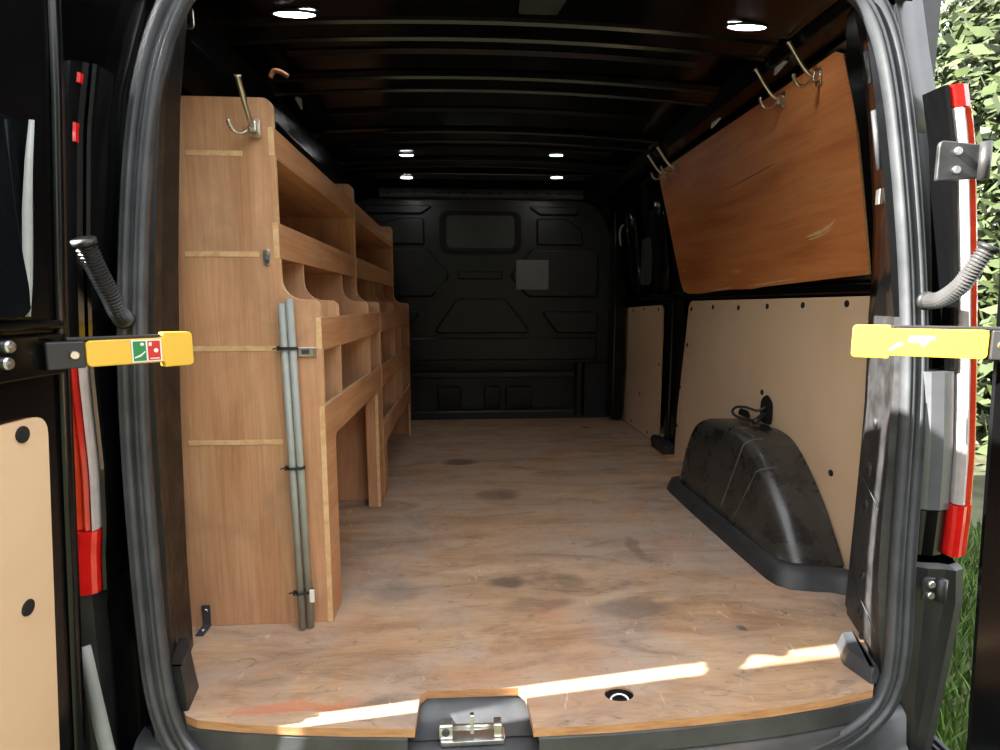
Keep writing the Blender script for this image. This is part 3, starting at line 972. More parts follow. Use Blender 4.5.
# bracket of the shaded stay on its door
bp = box('stay_bracket', -.668, -.657, .62, .80, .628, .684, 'paint', door_l, bevel=.003)
for z, y in ((.672, .705), (.652, .700)):
    disc('bolt', (-.657, y, z), (1, 0, 0), .008, .006, 'bright_steel', bp, dome=.002)
st_r, XRR = stay((.563, .905, .662), -36.5, .177, True, .0275, .0225, 'yellow sleeved door stay bleached by direct sun with a grey mark')
prism('printed_mark', [(.078, .011), (.112, .011), (.112, .005), (.107, .005), (.098, -.007), (.092, .0), (.078, .0)], 'Y', -.0094, -.0098, 'grey_print', st_r, bevel=0, local=True)
prism('printed_mark', [(.052, -.012), (.063, -.001), (.070, .001), (.072, -.005), (.064, -.007), (.056, -.015)], 'Y', -.0094, -.0098, 'grey_print', st_r, bevel=0, local=True)
box('stay_bracket', .726, .738, .62, .80, .632, .690, 'paint', door_r, bevel=.003)


# corrugated cable gaiters between the doors and the body
def gaiter(label, pts, mat):
    t = empty('cable_gaiter', pts[0])
    tag(t, label, 'cable gaiter')
    path = smooth_path(pts, 10)
    # even spacing along the path, alternating radius gives the pleats
    ds = [0]
    for a, b in zip(path, path[1:]):
        ds.append(ds[-1] + (b - a).length)
    L = ds[-1]
    N = 84
    ev = []
    k = 0
    for i in range(N):
        d = L * i / (N - 1)
        while k < len(ds) - 2 and ds[k + 1] < d:
            k += 1
        f = (d - ds[k]) / max(ds[k + 1] - ds[k], 1e-6)
        ev.append(path[k].lerp(path[k + 1], f))
    tube('pleated_hose', ev, lambda i: .0128 + .0022 * math.cos(i * math.pi / 1.5), mat, t, seg=14, smooth=False)
    tube('hose_collar', [ev[0] - (ev[2] - ev[0]) * 1.5, ev[1]], .017, 'plastic', t, seg=14)
    tube('hose_collar', [ev[-2], ev[-1] + (ev[-1] - ev[-3]) * 1.5], .017, 'plastic', t, seg=14)


gaiter('grey corrugated cable gaiter beside the sunlit door stay', [(.745, .965, .730), (.745, .935, .733), (.747, .900, .757), (.750, .880, .790), (.757, .868, .815)], 'corrugated')
gaiter('dark corrugated cable gaiter beside the shaded door stay', [(-.672, .965, .700), (-.668, .945, .712), (-.664, .925, .735), (-.666, .900, .775), (-.668, .880, .815)], 'plastic')

# door hinges against the jambs
def hinge(label, s, x, y, z, w, h):
    t = empty('hinge', (x, y, z))
    t.parent = door_r if s > 0 else door_l
    t['label'] = label
    prism('hinge_leaf', rpoly([(x, z - h, .006), (x + s * w, z - h * .8, .006), (x + s * w, z + h * .8, .006), (x, z + h, .01)]), 'Y', y - .008, y, 'paint_worn', t, bevel=.002)
    tube('hinge_pin', [(x + s * w, y - .012, z - h * .9), (x + s * w, y - .012, z + h * .9)], .009, 'paint_worn', t, seg=10)
    for q in (-.45, .45):
        disc('bolt', (x + s * w * .4, y - .008, z + h * q), (0, -1, 0), .007, .005, 'bright_steel', t)


hinge('upper hinge above the grey cable gaiter', 1, .702, .928, .965, .078, .034)
hinge('lower hinge under the sunlit tail lamp', 1, .752, .925, .195, .030, .024)
hinge('unseen lower hinge added to block low sun between the shaded tail lamp and its door', -1, -.752, .866, .16, .03, .11)  # hidden behind the door, added to stop low sun in the gap
hinge('upper hinge above the dark cable gaiter', -1, -.692, .962, .955, .040, .045)


# tail lamps: housing with red and clear lenses
def lamp(label, s, pts, w, y):
    """pts: (inner x, z) falling; w: visible width."""
    t = empty('tail_lamp', (pts[-1][0], y, pts[-1][1]))
    tag(t, label, 'tail lamp')
    tab = [(z, x) for x, z in pts]

    def piece(nm, z1, z0, u0, u1, mat, yo=0.0):
        rows = []
        m = max(2, int((z1 - z0) / .03))
        for i in range(m + 1):
            z = z1 + (z0 - z1) * i / m
            x = interp(tab, z)[0]
            a, b = x + s * w * u0, x + s * w * u1
            rows.append([(a, y + .05, z), (a, y + yo + .004, z), (a + (b - a) * .12, y + yo - .002, z), (a + (b - a) * .5, y + yo - .006, z), (b - (b - a) * .12, y + yo - .002, z), (b, y + yo + .006, z), (b, y + .05, z)])
        nc = 7
        v = [p for r in rows for p in r]
        f = [(i * nc + j, i * nc + j + 1, (i + 1) * nc + j + 1, (i + 1) * nc + j) for i in range(m) for j in range(nc - 1)]
        f += [tuple(range(nc)), tuple(m * nc + j for j in range(nc))]
        mesh(nm, v, f, mat, t, smooth=False)
    zt, zb = pts[0][1], pts[-1][1]
    return piece, zt, zb


RL = [(.736, 1.098), (.758, 1.008), (.786, .80), (.806, .622), (.822, .45), (.826, .335), (.824, .245)]
piece, zt, zb = lamp('tall tail lamp in sunlight with clear and red lenses', 1, RL, .036, .948)
piece('housing', zt, .602, -.28, 0.0, 'paint', .006)
piece('housing', .600, .335, -1.6, 0.0, 'painted_sheen', .008)  # grey painted in for sunlit black paint beside the lens
piece('housing', .333, zb, -1.6, -.12, 'paint', .008)
piece('lens', 1.098, 1.062, 0, .9, 'lens_red')
piece('lens', 1.060, .347, 0, .56, 'lens_white')
piece('lens', 1.060, .347, .58, 1.0, 'lens_orange', .004)
piece('lens', .345, .245, -.10, .60, 'lens_red', -.004)
piece('lens', .345, .245, .62, 1.0, 'lens_orange', .002)
LL = [(-.672, 1.09), (-.690, .99), (-.708, .80), (-.719, .618), (-.717, .45), (-.722, .345), (-.728, .30), (-.731, .235)]
piece, zt, zb = lamp('tall tail lamp in shade with red lens between door and seal', -1, LL, .034, .928)
piece('lens', .66, .347, .0, .22, 'lens_white', -.001)
piece('lens', .66, .347, .24, .62, 'lens_red')
piece('lens', .66, .347, .64, 1.2, 'lens_orange', .003)
piece('lens', .345, .235, -.02, 1.2, 'lens_red', -.005)
piece('lens', 1.072, 1.058, .1, .28, 'lens_red', -.002)  # red glints on the dark upper lens, put in as thin slivers
piece('lens', 1.000, .972, .1, .26, 'lens_red', -.002)
piece('housing', 1.09, .662, .0, 1.2, 'paint', .002)  # upper lens appears dark, so black is put in its place
piece('housing', 1.09, .235, -.30, -.03, 'paint', .012)
# sun glint on the body corner, painted as a pale grey strip
rows = [[(x, y, z) for x, y in ((-.735 + k, .905), (-.742 + k, .897), (-.757 + k, .90))] for z, k in ((.155, .0), (.12, .004), (.05, .012), (-.1, .03), (-.22, .04))]
loft('painted_sun_glint', rows, 'trim_grey', frame, thick=.003)

# latch striker in the sill notch
stp = empty('latch_striker', (-.09, .935, -.05))
tag(stp, 'bright metal latch striker bolted in the notch of the sill', 'latch striker')
prism('base_plate', rpoly([(-.150, .905, .006), (-.035, .905, .006), (-.035, .940, .006), (-.150, .940, .006)]), 'Z', -.046, -.038, 'bright_steel', stp)
prism('side_cheek', rpoly([(.912, -.038), (.935, -.038), (.935, -.012, .006), (.912, -.012, .006)]), 'X', -.152, -.128, 'bright_steel', stp, bevel=.002)
prism('side_cheek', rpoly([(.912, -.038), (.935, -.038), (.935, -.014, .006), (.912, -.014, .006)]), 'X', -.055, -.040, 'steel', stp, bevel=.002)
tube('striker_bar', [(-.128, .923, -.024), (-.055, .923, -.024)], .0055, 'bright_steel', stp, seg=12)
prism('latch_tongue', rpoly([(.914, -.03), (.926, -.03), (.926, .004, .004), (.914, .004, .004)]), 'X', -.097, -.090, 'bright_steel', stp)
disc('bolt', (-.140, .9118, -.024), (0, -1, 0), .007, .003, 'mark', stp)

stp.location = (-.09, .915, -.056)

# ------------------------------------------------------------------ lining boards on the right side
def board(name, poly, x, th, face, label, cat, caps, capr=.0095, mat2='floor_edge', leanx=None):
    t = empty(name, (x, poly[0][0], poly[0][1]))
    tag(t, label, cat)
    n = len(poly)
    lx = leanx or (lambda z: x)
    v = [(lx(z), y, z) for y, z in poly] + [(lx(z) + th, y, z) for y, z in poly]
    f = [tuple(range(n)), tuple(range(2 * n - 1, n - 1, -1))] + [(i, (i + 1) % n, n + (i + 1) % n, n + i) for i in range(n)]
    mesh('panel', v, f, [face, mat2], t, fmat=lambda p: 0 if abs(p.normal.x) > .5 else 1)
    for y, z in caps:
        disc('fixing_hole', (lx(z) - .0002, y, z), (-1, 0, 0), capr, .0016, 'black_gap', t)
    return t


XR = .893
lower_rear = rpoly([(1.235, .003), (2.505, .003), (2.485, .25), (2.43, .56, .05), (2.405, .72, .02), (2.38, .740, .012), (1.9, .742), (1.235, .745)])
board('lining_panel', lower_rear, XR, .006, 'pale', 'large pale plywood lining panel behind the wheel arch cover', 'lining panel',
      [(2.375, .705), (2.165, .714), (1.957, .713), (1.765, .718), (1.573, .722), (1.385, .726), (2.404, .545), (2.465, .345), (2.485, .16), (1.765, .432), (1.395, .268)])
lower_front = rpoly([(2.722, .003), (3.435, .003), (3.435, .704, .012), (2.75, .722, .015), (2.722, .70, .01)])
board('lining_panel', lower_front, XR, .006, 'pale', 'narrow pale plywood lining panel close to the bulkhead', 'lining panel',
      [(3.39, .685), (3.22, .69), (3.02, .70), (2.79, .70), (3.41, .42), (2.755, .42), (3.41, .12), (3.05, .22), (3.2, .03), (2.9, .03)], capr=.009)


def lean_x(z):
    return .885 - (z - .775) * .110


upper = [(1.300, .797), (1.45, .793), (1.60, .788), (1.78, .783), (1.86, .777), (2.0, .780), (2.15, .776), (2.28, .770), (2.40, .772), (2.450, .785), (2.480, .83), (2.54, 1.0), (2.60, 1.17), (2.662, 1.338), (2.640, 1.347),
         (2.2, 1.347), (1.75, 1.346), (1.40, 1.346), (1.372, 1.33), (1.34, 1.2), (1.318, 1.0)]
ub = board('upper_board', upper, .885, .006, 'orange', 'orange varnished plywood board fixed above the pale linings', 'board', [], leanx=lean_x)
# pale scratches and a dark crack in the orange board: thin slivers let into the face
def sliver(name, pts, w, mat):
    pts = [Vector((lean_x(z) - .0006, y, z)) for y, z in pts]
    n = len(pts)
    v, f = [], []
    for i, p in enumerate(pts):
        k = w * math.sin(math.pi * (i + .25) / (n - .5))
        v += [p + Vector((0, 0, k)), p - Vector((0, 0, k)), p + Vector((.0012, 0, k)), p + Vector((.0012, 0, -k))]
    for i in range(n - 1):
        a, b = 4 * i, 4 * i + 4
        f += [(a, a + 1, b + 1, b), (a, a + 2, b + 2, b), (a + 1, a + 3, b + 3, b + 1), (a + 2, a + 3, b + 3, b + 2)]
    mesh(name, v, f, mat, ub)


sliver('scratch', [(1.415, .945), (1.44, .930), (1.47, .922), (1.50, .918), (1.54, .914)], .006, 'rack_edge')
sliver('scratch', [(1.43, .925), (1.46, .914), (1.49, .909), (1.53, .905)], .003, 'rack_edge')
sliver('crack', [(1.68, 1.150), (1.75, 1.146), (1.83, 1.142), (1.91, 1.139), (2.0, 1.137)], .0016, 'mark')
sliver('scratch', [(1.93, .845), (1.955, .84), (1.98, .845)], .003, 'rack_edge')
sliver('scratch', [(1.60, .8), (1.70, .796), (1.82, .790), (1.90, .786)], .0025, 'rack_edge')
sliver('scratch', [(2.0, .788), (2.04, .786), (2.10, .782), (2.16, .780)], .003, 'rack_edge')
sliver('scratch', [(2.41, .872), (2.43, .872), (2.45, .873)], .002, 'rack_edge')
for y, z in ((2.32, 1.335), (2.06, 1.335), (1.73, 1.338), (2.16, 1.30)):
    sliver('chip', [(y, z), (y + .008, z + .002), (y + .016, z)], .003, 'rack_edge')


# double coat hooks: plate, long upper prong, short lower prong
def make_hook():
    t = empty('coat_hook')
    prism('back_plate', rpoly([(-.011, -.022, .006), (.011, -.022, .006), (.011, .022, .006), (-.011, .022, .006)]), 'Y', 0, -.004, 'steel', t, local=True, bevel=.001)
    prism('root', rpoly([(-.008, -.014, .004), (.008, -.014, .004), (.008, .012, .004), (-.008, .012, .004)]), 'Y', -.0042, -.020, 'steel', t, local=True, bevel=.003)
    tube('long_prong', smooth_path([(0, -.018, .002), (0, -.034, .010), (0, -.055, .034), (0, -.078, .066), (0, -.090, .082)], 5), lambda i: .0052 if i < 19 else .0064, 'steel', t, local=True)
    tube('short_prong', smooth_path([(0, -.018, -.006), (0, -.036, -.022), (0, -.056, -.022), (0, -.068, -.006), (0, -.070, .004)], 5), .0046, 'steel', t, local=True)
    for z in (-.017, .017):
        disc('screw', (0, -.004, z), (0, -1, 0), .0035, .0015, 'bright_steel', t, local=True)
    return t


hook = make_hook()
first = True
tilt = math.atan(.110)
for (x, y, z, rz, lab, grp) in (
        (None, 1.462, 1.312, -90, 'coat hook on the orange board, the closer to the door pillar of the pair there', None),
        (None, 1.625, 1.312, -90, 'coat hook on the orange board, second from the door pillar', None),
        (None, 2.435, 1.318, -90, 'coat hook at the bulkhead end of the orange board, second from the board edge', None),
        (None, 2.560, 1.318, -90, 'coat hook at the bulkhead end of the orange board, right at its edge', None),
        (-.522, 1.1985, 1.078, 3, 'coat hook screwed to the end panel of the shelf rack', None)):
    h = hook if first else copy_tree(hook)
    first = False
    if x is None:
        x = lean_x(z) - .0005
    h.rotation_euler = (0, 0, math.radians(rz))
    h.location = (x, y, z)
    if rz > -80:
        h.scale = (1, 1, .82)
        for ch in h.children:
            if ch.name.startswith('short_prong'):
                ch.rotation_euler = (0, 0, math.radians(-42))
                ch.scale = (.8, .8, .9)
    tag(h, lab, 'coat hook', 'double coat hooks')

# ------------------------------------------------------------------ wheel arch cover
ar = empty('wheel_arch_cover', (.80, 1.65, 0))
tag(ar, 'dusty black moulded plastic wheel arch cover on the floor', 'wheel arch')
P0 = smooth_path([(2.085, .03, 0), (2.06, .13, 0), (2.02, .22, 0), (1.95, .297, 0), (1.85, .324, 0), (1.73, .330, 0), (1.63, .330, 0), (1.56, .312, 0), (1.485, .258, 0), (1.405, .178, 0), (1.345, .098, 0), (1.308, .045, 0)], 4)
P0 = [(p.x, p.y) for p in P0]
yc, zc = 1.70, .05


def ins(p, d):
    v = Vector((p[0] - yc, (p[1] - zc) * 1.6))
    L = v.length
    k = max(0, (L - d) / L)
    return (yc + (p[0] - yc) * k, max(.03, zc + (p[1] - zc) * k))


rows = []
for x, d in ((.888, 0), (.84, .0), (.80, .0), (.778, .003), (.762, .010), (.750, .022), (.744, .036)):
    rows.append([(x, *ins(p, d)) for p in P0])
base = [ins(p, .036) for p in P0]
for t in (.25, .5, .75, 1.0):
    rows.append([(.744 - .022 * t, y + (0 if abs(y - yc) < .2 else 0), z + (.03 - z) * t) for y, z in base])
loft('moulding', rows, 'arch', ar)
# moulded creases
def crease(i, x_from=.80, x_to=.725):
    pts = []
    for r in rows[2:]:
        q = r[i]
        k = max(0.0, (.744 - q[0]) / .022)
        pts.append((q[0] - .0006, q[1] + (.10 * k if i > 20 else 0), q[2] + .0006))
    tube('crease', pts, .0024, 'dust', ar, seg=6)


for i in (6, 27, 32):
    crease(i)
ro = rows[3]
tube('crease', [(q[0] - .0004, q[1], q[2] + .0004) for q in ro[14:27]], .0020, 'dust', ar, seg=6)
# skirt round the foot
so = [(.888, 2.085), (.715, 2.085), (.692, 2.06), (.687, 2.02), (.685, 1.80), (.688, 1.50), (.692, 1.335), (.700, 1.300), (.725, 1.276), (.770, 1.264), (.820, 1.256), (.855, 1.236), (.870, 1.215)]
si = [(.888, 2.068), (.725, 2.068), (.708, 2.055), (.704, 2.02), (.704, 1.80), (.708, 1.50), (.714, 1.350), (.722, 1.325), (.742, 1.306), (.785, 1.296), (.835, 1.286), (.868, 1.262), (.884, 1.235)]
sd = [(.888, 2.04), (.76, 2.04), (.742, 2.03), (.738, 2.0), (.738, 1.8), (.74, 1.5), (.745, 1.40), (.755, 1.375), (.775, 1.36), (.81, 1.35), (.85, 1.34), (.875, 1.325), (.888, 1.31)]
rows2 = []
for (a, b), (c, d), (e, g) in zip(so, si, sd):
    rows2.append([(a, b, .0006), (a + (c - a) * .5, b + (d - b) * .5, .030), (c, d, .048), (c + (e - c) * .25, d + (g - d) * .25, .051), (e, g, .036), (e, g, .0006)])
loft('skirt', rows2, 'skirt', ar)
# cable loop and its grommet on the lining behind the arch
gr = empty('cable_loop', (.885, 1.76, .37))
tag(gr, 'black cable looping out of an oval grommet above the wheel arch cover', 'cable')
prism('grommet', rpoly([(1.728, .330, .02), (1.798, .330, .02), (1.80, .405, .034), (1.764, .428, .02), (1.728, .405, .034)]), 'X', .8905, .8872, 'black_gap', gr)
prism('grommet', rpoly([(1.86, .325, .01), (1.95, .325, .01), (1.935, .35, .02), (1.875, .35, .02)]), 'X', .8905, .8872, 'black_gap', gr)
tube('cable', smooth_path([(.884, 1.762, .385), (.862, 1.77, .372), (.838, 1.80, .378), (.822, 1.835, .372), (.818, 1.85, .352), (.828, 1.83, .339), (.85, 1.79, .337), (.875, 1.765, .345)], 6), .0045, 'plastic', gr, seg=8)
tube('plug', [(.884, 1.765, .36), (.862, 1.76, .345), (.84, 1.745, .339)], .010, 'plastic', gr, seg=10)
gr.location = (.885, 1.722, .374)

# ------------------------------------------------------------------ shelf racks on the left
TH = .014
XB = -.765


def upright(name, y0, par, full=True, xb=XB, z_lo=0.0005, z_hi=1.14):
    def arc(cx, cz, r, a0, a1, n=6):
        return [(cx + r * math.cos(math.radians(a0 + (a1 - a0) * i / n)), cz + r * math.sin(math.radians(a0 + (a1 - a0) * i / n))) for i in range(n + 1)]
    poly = [(xb, z_lo), (-.4085, z_lo), (-.4085, .715)]
    poly += arc(-.4265, .716, .018, 0, 90)[1:]
    poly += arc(-.444, .778, .044, 270, 180)
    poly += [(-.4885, .81)]
    if z_hi > 1.0:
        poly += [(-.4885, z_hi - .025)] + arc(-.5085, z_hi - .020, .020, 0, 90)
        poly += [(xb + .02, z_hi), (xb, z_hi - .06)]
    else:
        poly += [(-.4885, z_hi), (xb, z_hi)]
    return prism(name, poly, 'Y', y0, y0 + TH, ['rack', 'rack_edge'], par, fmat=lambda p: 0 if abs(p.normal.y) > .5 else 1, bevel=.0008)


def rail(par, y0, y1, x, z0, z1):
    a = y0 - .001 if y0 < 1.5 else y0 + TH
    return prism('lip_rail', [(x - .0115, z0), (x + .0008, z0), (x + .0008, z1), (x - .0115, z1)], 'Y', a, y1 - TH, ['rack_h', 'rack_edge'], par,
                 fmat=lambda p: 1 if abs(p.normal.y) > .5 else 0, bevel=.001)


def shelf(par, y0, y1, x, z, tenons=False):
    s = box('shelf', XB + .01, x, y0 + TH + .0005, y1 - TH - .0005, z - .006, z + .006, 'rack_h', par, bevel=.0006)
    if tenons:
        x0, x1 = tenons
        box('tenon', x0, x1, y0 - .0012, y0 + .004, z - .0055, z + .0055, 'rack_edge', s, bevel=.0004)
    return s


def face_frame(par, y0, y1, zt, oy0, oy1, oz, r=.04):
    y0, y1 = (y0 - .001 if y0 < 1.5 else y0 + TH), y1 - TH * .5
    poly = rpoly([(y0, .0005), (oy0, .0005), (oy0, oz, r), (oy1, oz, r), (oy1, .0005), (y1, .0005), (y1, zt), (y0, zt)], 6)
    return prism('face_frame', poly, 'X', -.4198, -.4076, ['rack_h', 'rack_edge'], par, fmat=lambda p: 0 if abs(p.normal.x) > .5 else 1, bevel=.001)


def rack(label, y0, y1, divs_up, divs_lo, extra, tenon):
    t = empty('shelf_rack', (-.58, (y0 + y1) / 2, 0))
    tag(t, label, 'shelf rack')
    upright('upright', y0, t)
    upright('upright', y1 - TH, t)
    box('back_panel', XB + .002, XB + .008, y0 + TH, y1 - TH, .0005, 1.06, 'rack', t, bevel=0)
    tn = (lambda a, b: (a, b)) if tenon else (lambda a, b: False)
    shelf(t, y0, y1, -.489, 1.03, tn(-.665, -.552))
    shelf(t, y0, y1, -.489, .828, tn(-.680, -.530))
    shelf(t, y0, y1, -.409, .630, tn(-.690, -.480))
    shelf(t, y0, y1, -.409, .425, tn(-.700, -.500))
    if extra:
        shelf(t, y0, y1, -.409, .215)
    rail(t, y0, y1, -.4883, 1.027, 1.083)
    rail(t, y0, y1, -.4883, .820, .893)
    rail(t, y0, y1, -.4083, .628, .696)
    if extra:
        rail(t, y0, y1, -.4083, .430, .497)
        face_frame(t, y0, y1, .285, y0 + .09, y1 - .05, .200)
    else:
        face_frame(t, y0, y1, .503, 1.295, 1.93, .430)
    for y in divs_up:          # swooped pigeonhole dividers
        poly = []
        def arc(cx, cz, r, a0, a1, n=6):
            return [(cx + r * math.cos(math.radians(a0 + (a1 - a0) * i / n)), cz + r * math.sin(math.radians(a0 + (a1 - a0) * i / n))) for i in range(n + 1)]
        poly = [(XB + .01, .637), (-.4095, .637), (-.4095, .715)] + arc(-.4275, .716, .018, 0, 90)[1:] + arc(-.446, .778, .044, 270, 180) + [(-.4905, .8215), (XB + .01, .8215)]
        prism('divider', poly, 'Y', y, y + .009, ['rack', 'rack_edge'], t, fmat=lambda p: 0 if abs(p.normal.y) > .5 else 1, bevel=.0006)
    for y in divs_lo:
        box('divider', XB + .01, -.4095, y, y + .009, .4315, .6235, 'rack', t, bevel=.0006)
        if extra:
            box('divider', XB + .01, -.4095, y, y + .009, .2215, .4185, 'rack', t, bevel=.0006)
    return t


rack_a = rack('plywood shelf rack nearer the rear doors with grey conduits on its end', 1.205, 2.022, (1.380, 1.800), (1.385, 1.815), False, True)
prism('batten', [(-.452, .0005), (-.4202, .0005), (-.4202, .430), (-.452, .430)], 'Y', 1.932, 1.956, ['rack', 'rack_edge'], rack_a, bevel=.001)
rack_b = rack('plywood shelf rack standing against the bulkhead end with an extra low bin row', 2.026, 3.075, (2.43, 2.68), (2.46, 2.70), True, False)
# small latch plate and screws on the rack end
pl = prism('strike_plate', rpoly([(-.520, .806, .006), (-.506, .806, .006), (-.506, .838, .006), (-.520, .838, .006)]), 'Y', 1.2045, 1.200, 'bright_steel', rack_a, bevel=.001)
disc('screw', (-.513, 1.200, .814), (0, -1, 0), .004, .0015, 'mark', pl)
disc('screw', (-.513, 1.200, .829), (0, -1, 0), .004, .0015, 'steel', pl)
for z, y in ((.868, 1.222), (.385, 1.235)):
    disc('screw', (-.4076 if z < .5 else -.4875, y, z), (1, 0, 0), .004, .001, 'steel', rack_a)
# angle bracket holding the rack to the floor
br = prism('floor_bracket', [(1.2045, .052), (1.2005, .052), (1.2005, .005), (1.165, .005), (1.165, .0008), (1.2045, .0008)], 'X', -.697, -.679, 'mark', rack_a, bevel=.001)
disc('screw', (-.688, 1.2005, .04), (0, -1, 0), .0045, .002, 'bright_steel', br)
disc('screw', (-.688, 1.182, .005), (0, 0, 1), .0045, .002, 'bright_steel', br)

# two grey conduits tied to the rack end
cond = [((-.4845, 1.192, .726), (-.4690, 1.178, .003)), ((-.4682, 1.192, .736), (-.4528, 1.184, .003))]
for (a, b), lb in zip(cond, ('grey plastic conduit tied to the rack end, farther from the shelf bins', 'grey plastic conduit tied to the rack end, next to the saddle bracket')):
    c = pipe('conduit', (a, b), .0079, .0062, 'conduit')
    tag(c, lb, 'conduit', 'grey conduits on the rack end')


def tie(z, label):
    t = empty('cable_tie', (-.475, 1.185, z))
    tag(t, label, 'cable tie')
    k = (z - .003) / .732
    xa = cond[0][1][0] + (cond[0][0][0] - cond[0][1][0]) * k
    xb = cond[1][1][0] + (cond[1][0][0] - cond[1][1][0]) * k
    ya = cond[0][1][1] + (cond[0][0][1] - cond[0][1][1]) * k
    yb = cond[1][1][1] + (cond[1][0][1] - cond[1][1][1]) * k
    pts = []
    for a in range(90, 271, 20):
        pts.append((xa + .0094 * math.cos(math.radians(a)), ya + .0094 * math.sin(math.radians(a)), z))
    for a in range(270, 451, 20):
        pts.append((xb + .0094 * math.cos(math.radians(a)), yb + .0094 * math.sin(math.radians(a)), z))
    v, f = [], []
    n = len(pts)
    for p in pts:
        q = Vector((p[0] - (xa + xb) / 2, p[1] - (ya + yb) / 2, 0)).normalized() * .0014
        v += [(p[0], p[1], z - .003), (p[0], p[1], z + .003), (p[0] + q.x, p[1] + q.y, z + .003), (p[0] + q.x, p[1] + q.y, z - .003)]
    for i in range(n):
        j = (i + 1) % n
        for s in range(4):
            f.append((4 * i + s, 4 * i + (s + 1) % 4, 4 * j + (s + 1) % 4, 4 * j + s))
    mesh('strap', v, f, 'plastic', t)
    box('tie_head', xa - .0155, xa - .0110, ya - .006, ya + .003, z - .005, z + .005, 'plastic', t, bevel=.001)
    tube('tie_tail', [(xa - .016, ya, z), (xa - .025, ya - .001, z - .002)], .0017, 'plastic', t, seg=6)
    return t


tie(.632, 'black cable tie round both conduits, at the saddle bracket')
tie(.372, 'black cable tie round both conduits, halfway down')
tie(.088, 'black cable tie round both conduits, just above the floor')
sd_ = empty('saddle_bracket', (-.45, 1.2, .62))
tag(sd_, 'small metal saddle bracket with a printed strip beside the conduits', 'bracket')
box('strip', -.458, -.424, 1.1985, 1.2040, .613, .633, 'bright_steel', sd_)
box('worn_print', -.450, -.434, 1.1975, 1.1984, .618, .628, 'mark', sd_, bevel=0)
box('strip_end', -.4235, -.419, 1.1955, 1.2040, .613, .633, 'bright_steel', sd_)
tp = box('tape_flag', -.4475, -.437, 1.166, 1.1695, .070, .100, 'white', bevel=.001)
tp.rotation_euler = (0, 0, 0)
tag(tp, 'scrap of white tape on the lowest cable tie', 'tape')

# ------------------------------------------------------------------ roof lamps
def make_lamp():
    t = empty('roof_lamp')
    rim_o = [(.060 * math.cos(2 * math.pi * i / 28), .060 * math.sin(2 * math.pi * i / 28)) for i in range(28)]
    rim_i = [(a * .86, b * .86) for a, b in rim_o]
    ring_prism('bezel', rim_o, rim_i, 'Z', -.010, 0, 'plastic', t, local=True)
    disc('lens', (0, 0, -.002), (0, 0, -1), .0515, .010, 'lamp_on', t, seg=28, dome=.002, local=True)
    return t


lamp0 = make_lamp()
first = True
for x, y, z, sc, lab in (
        (-.502, 1.445, 1.4192, .95, 'lit round lamp in the roof above the shelf rack end'), (.605, 1.425, 1.4135, .95, 'lit round lamp in the roof above the orange board'),
        (-.375, 2.78, 1.441, .62, 'glowing disc in the roof above the far rack, before the last rib'), (.345, 2.74, 1.442, .62, 'glowing disc in the roof above the front lining panel, before the last rib'),  # two smaller glowing discs on the roof panel
        (-.415, 3.16, 1.420, .62, 'lit lamp beside the bulkhead header on the rack side'), (.408, 3.11, 1.420, .62, 'lit lamp beside the bulkhead header on the lining panel side')):
    l = lamp0 if first else copy_tree(lamp0)
    first = False
    l.location = (x, y, z)
    l.scale = (sc, sc * (.26 if sc > .8 else .40), sc * .7)
    tag(l, lab, 'roof lamp', 'lit round roof lamps')
# hanger under the last pair
box('lamp_board', -.62, .62, 3.08, 3.20, 1.4205, 1.440, 'paint', ceiling, bevel=.004)

# grab handle by the side window
gh = empty('grab_handle', (.86, 3.2, 1.05))
tag(gh, 'slim pale grab handle on the dark side window post', 'handle')
tube('bar', smooth_path([(.872, 3.33, 1.02), (.845, 3.33, 1.04), (.832, 3.33, 1.13), (.838, 3.33, 1.18), (.855, 3.33, 1.20)], 5), .007, 'trim_grey', gh, seg=8)

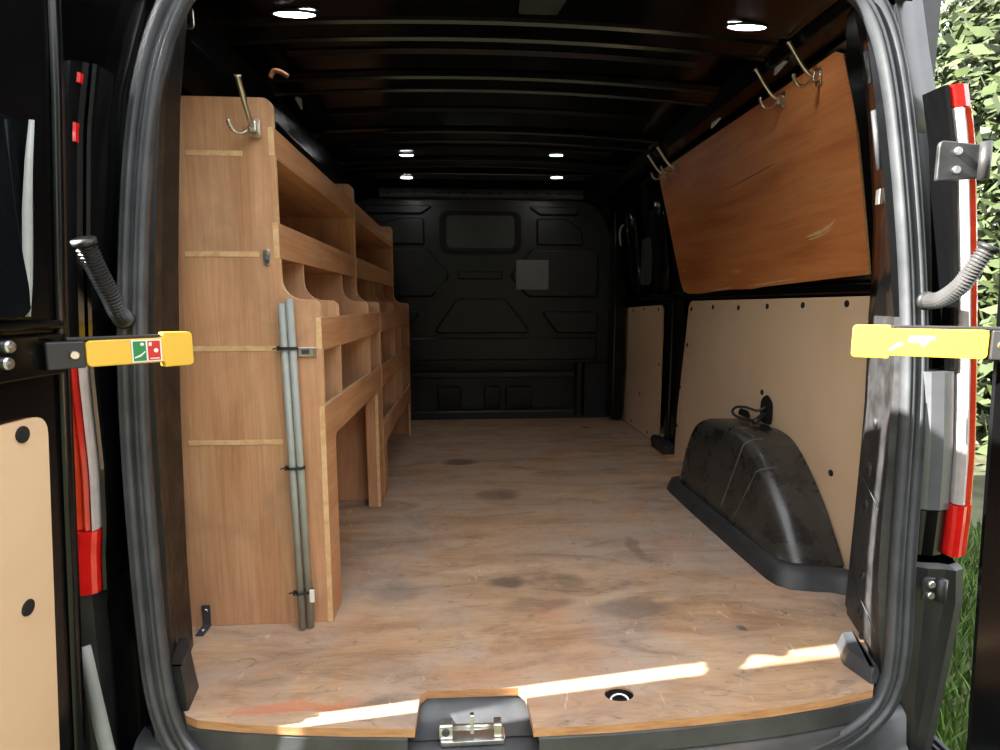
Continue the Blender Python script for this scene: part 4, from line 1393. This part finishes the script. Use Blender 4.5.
# ------------------------------------------------------------------ outside: grass and hedge
gp = mesh('ground', [(-40, -40, -.62), (40, -40, -.62), (40, 40, -.62), (-40, 40, -.62)], [(0, 1, 2, 3)], 'soil')
tag(gp, 'grassy ground around the parked van', 'ground', kind='structure')
v, f = [], []
for i in range(16000):
    x = random.uniform(.95, 2.9)
    y = random.uniform(.7, 3.4)
    h = random.uniform(.05, .13)
    a = random.uniform(0, 6.28)
    w = random.uniform(.003, .007)
    lx, ly = random.uniform(-.05, .05), random.uniform(-.05, .05)
    b = len(v)
    dx, dy = w * math.cos(a), w * math.sin(a)
    v += [(x - dx, y - dy, -.62), (x + dx, y + dy, -.62), (x + dx * .6 + lx * .5, y + dy * .6 + ly * .5, -.62 + h * .6), (x - dx * .6 + lx * .5, y - dy * .6 + ly * .5, -.62 + h * .6), (x + lx, y + ly, -.62 + h)]
    f += [(b, b + 1, b + 2, b + 3), (b + 3, b + 2, b + 4)]
g = mesh('grass', v, f, 'grass', fix=False)
tag(g, 'short green grass beside the open rear door', 'grass', kind='stuff')


def make_hedge(label, a, b, top, spread, n, size, stems):
    """Loose leafy hedge along the ground line a-b."""
    a, b = Vector(a), Vector(b)
    t0 = empty('hedge', (*((a + b) / 2), -.62))
    tag(t0, label, 'hedge')
    v, f = [], []
    for i in range(n):
        c = a.lerp(b, random.random())
        zz = random.uniform(-.55, top)
        edge = 1.0 - .5 * max(0, (zz - top * .6) / (top * .4))
        p = Vector((c.x + random.gauss(0, spread) * edge, c.y + random.gauss(0, spread) * edge, zz + .3 * math.sin(c.x * 2.1 + c.y) * edge))
        d = Vector((random.gauss(0, 1), random.gauss(0, 1), random.gauss(0, 1))).normalized()
        e = d.orthogonal().normalized()
        s_ = random.uniform(.5, 1.0) * size
        k = len(v)
        v += [p - d * s_, p + e * s_ * .5, p + d * s_, p - e * s_ * .5]
        f.append((k, k + 1, k + 2, k + 3))
    lv = mesh('leaves', v, f, 'leaf', t0, fix=False)
    lv['kind'] = 'stuff'
    for i in range(stems):
        c = a.lerp(b, (i + .5) / stems)
        tube('stem', smooth_path([(c.x, c.y, -.62), (c.x + .05, c.y, top * .4), (c.x, c.y + .05, top * .85)]), .035, 'bark', t0, seg=7)


make_hedge('sunlit green hedge beyond the open rear door', (4.3, 3.0), (5.6, 6.6), 4.2, .45, 26000, .12, 6)
make_hedge('added tall hedge behind the camera that cuts low sky light into the van', (-7.0, -5.2), (7.0, -4.6), 3.5, .45, 24000, .24, 9)  # out of view, added so the interior darkens with depth
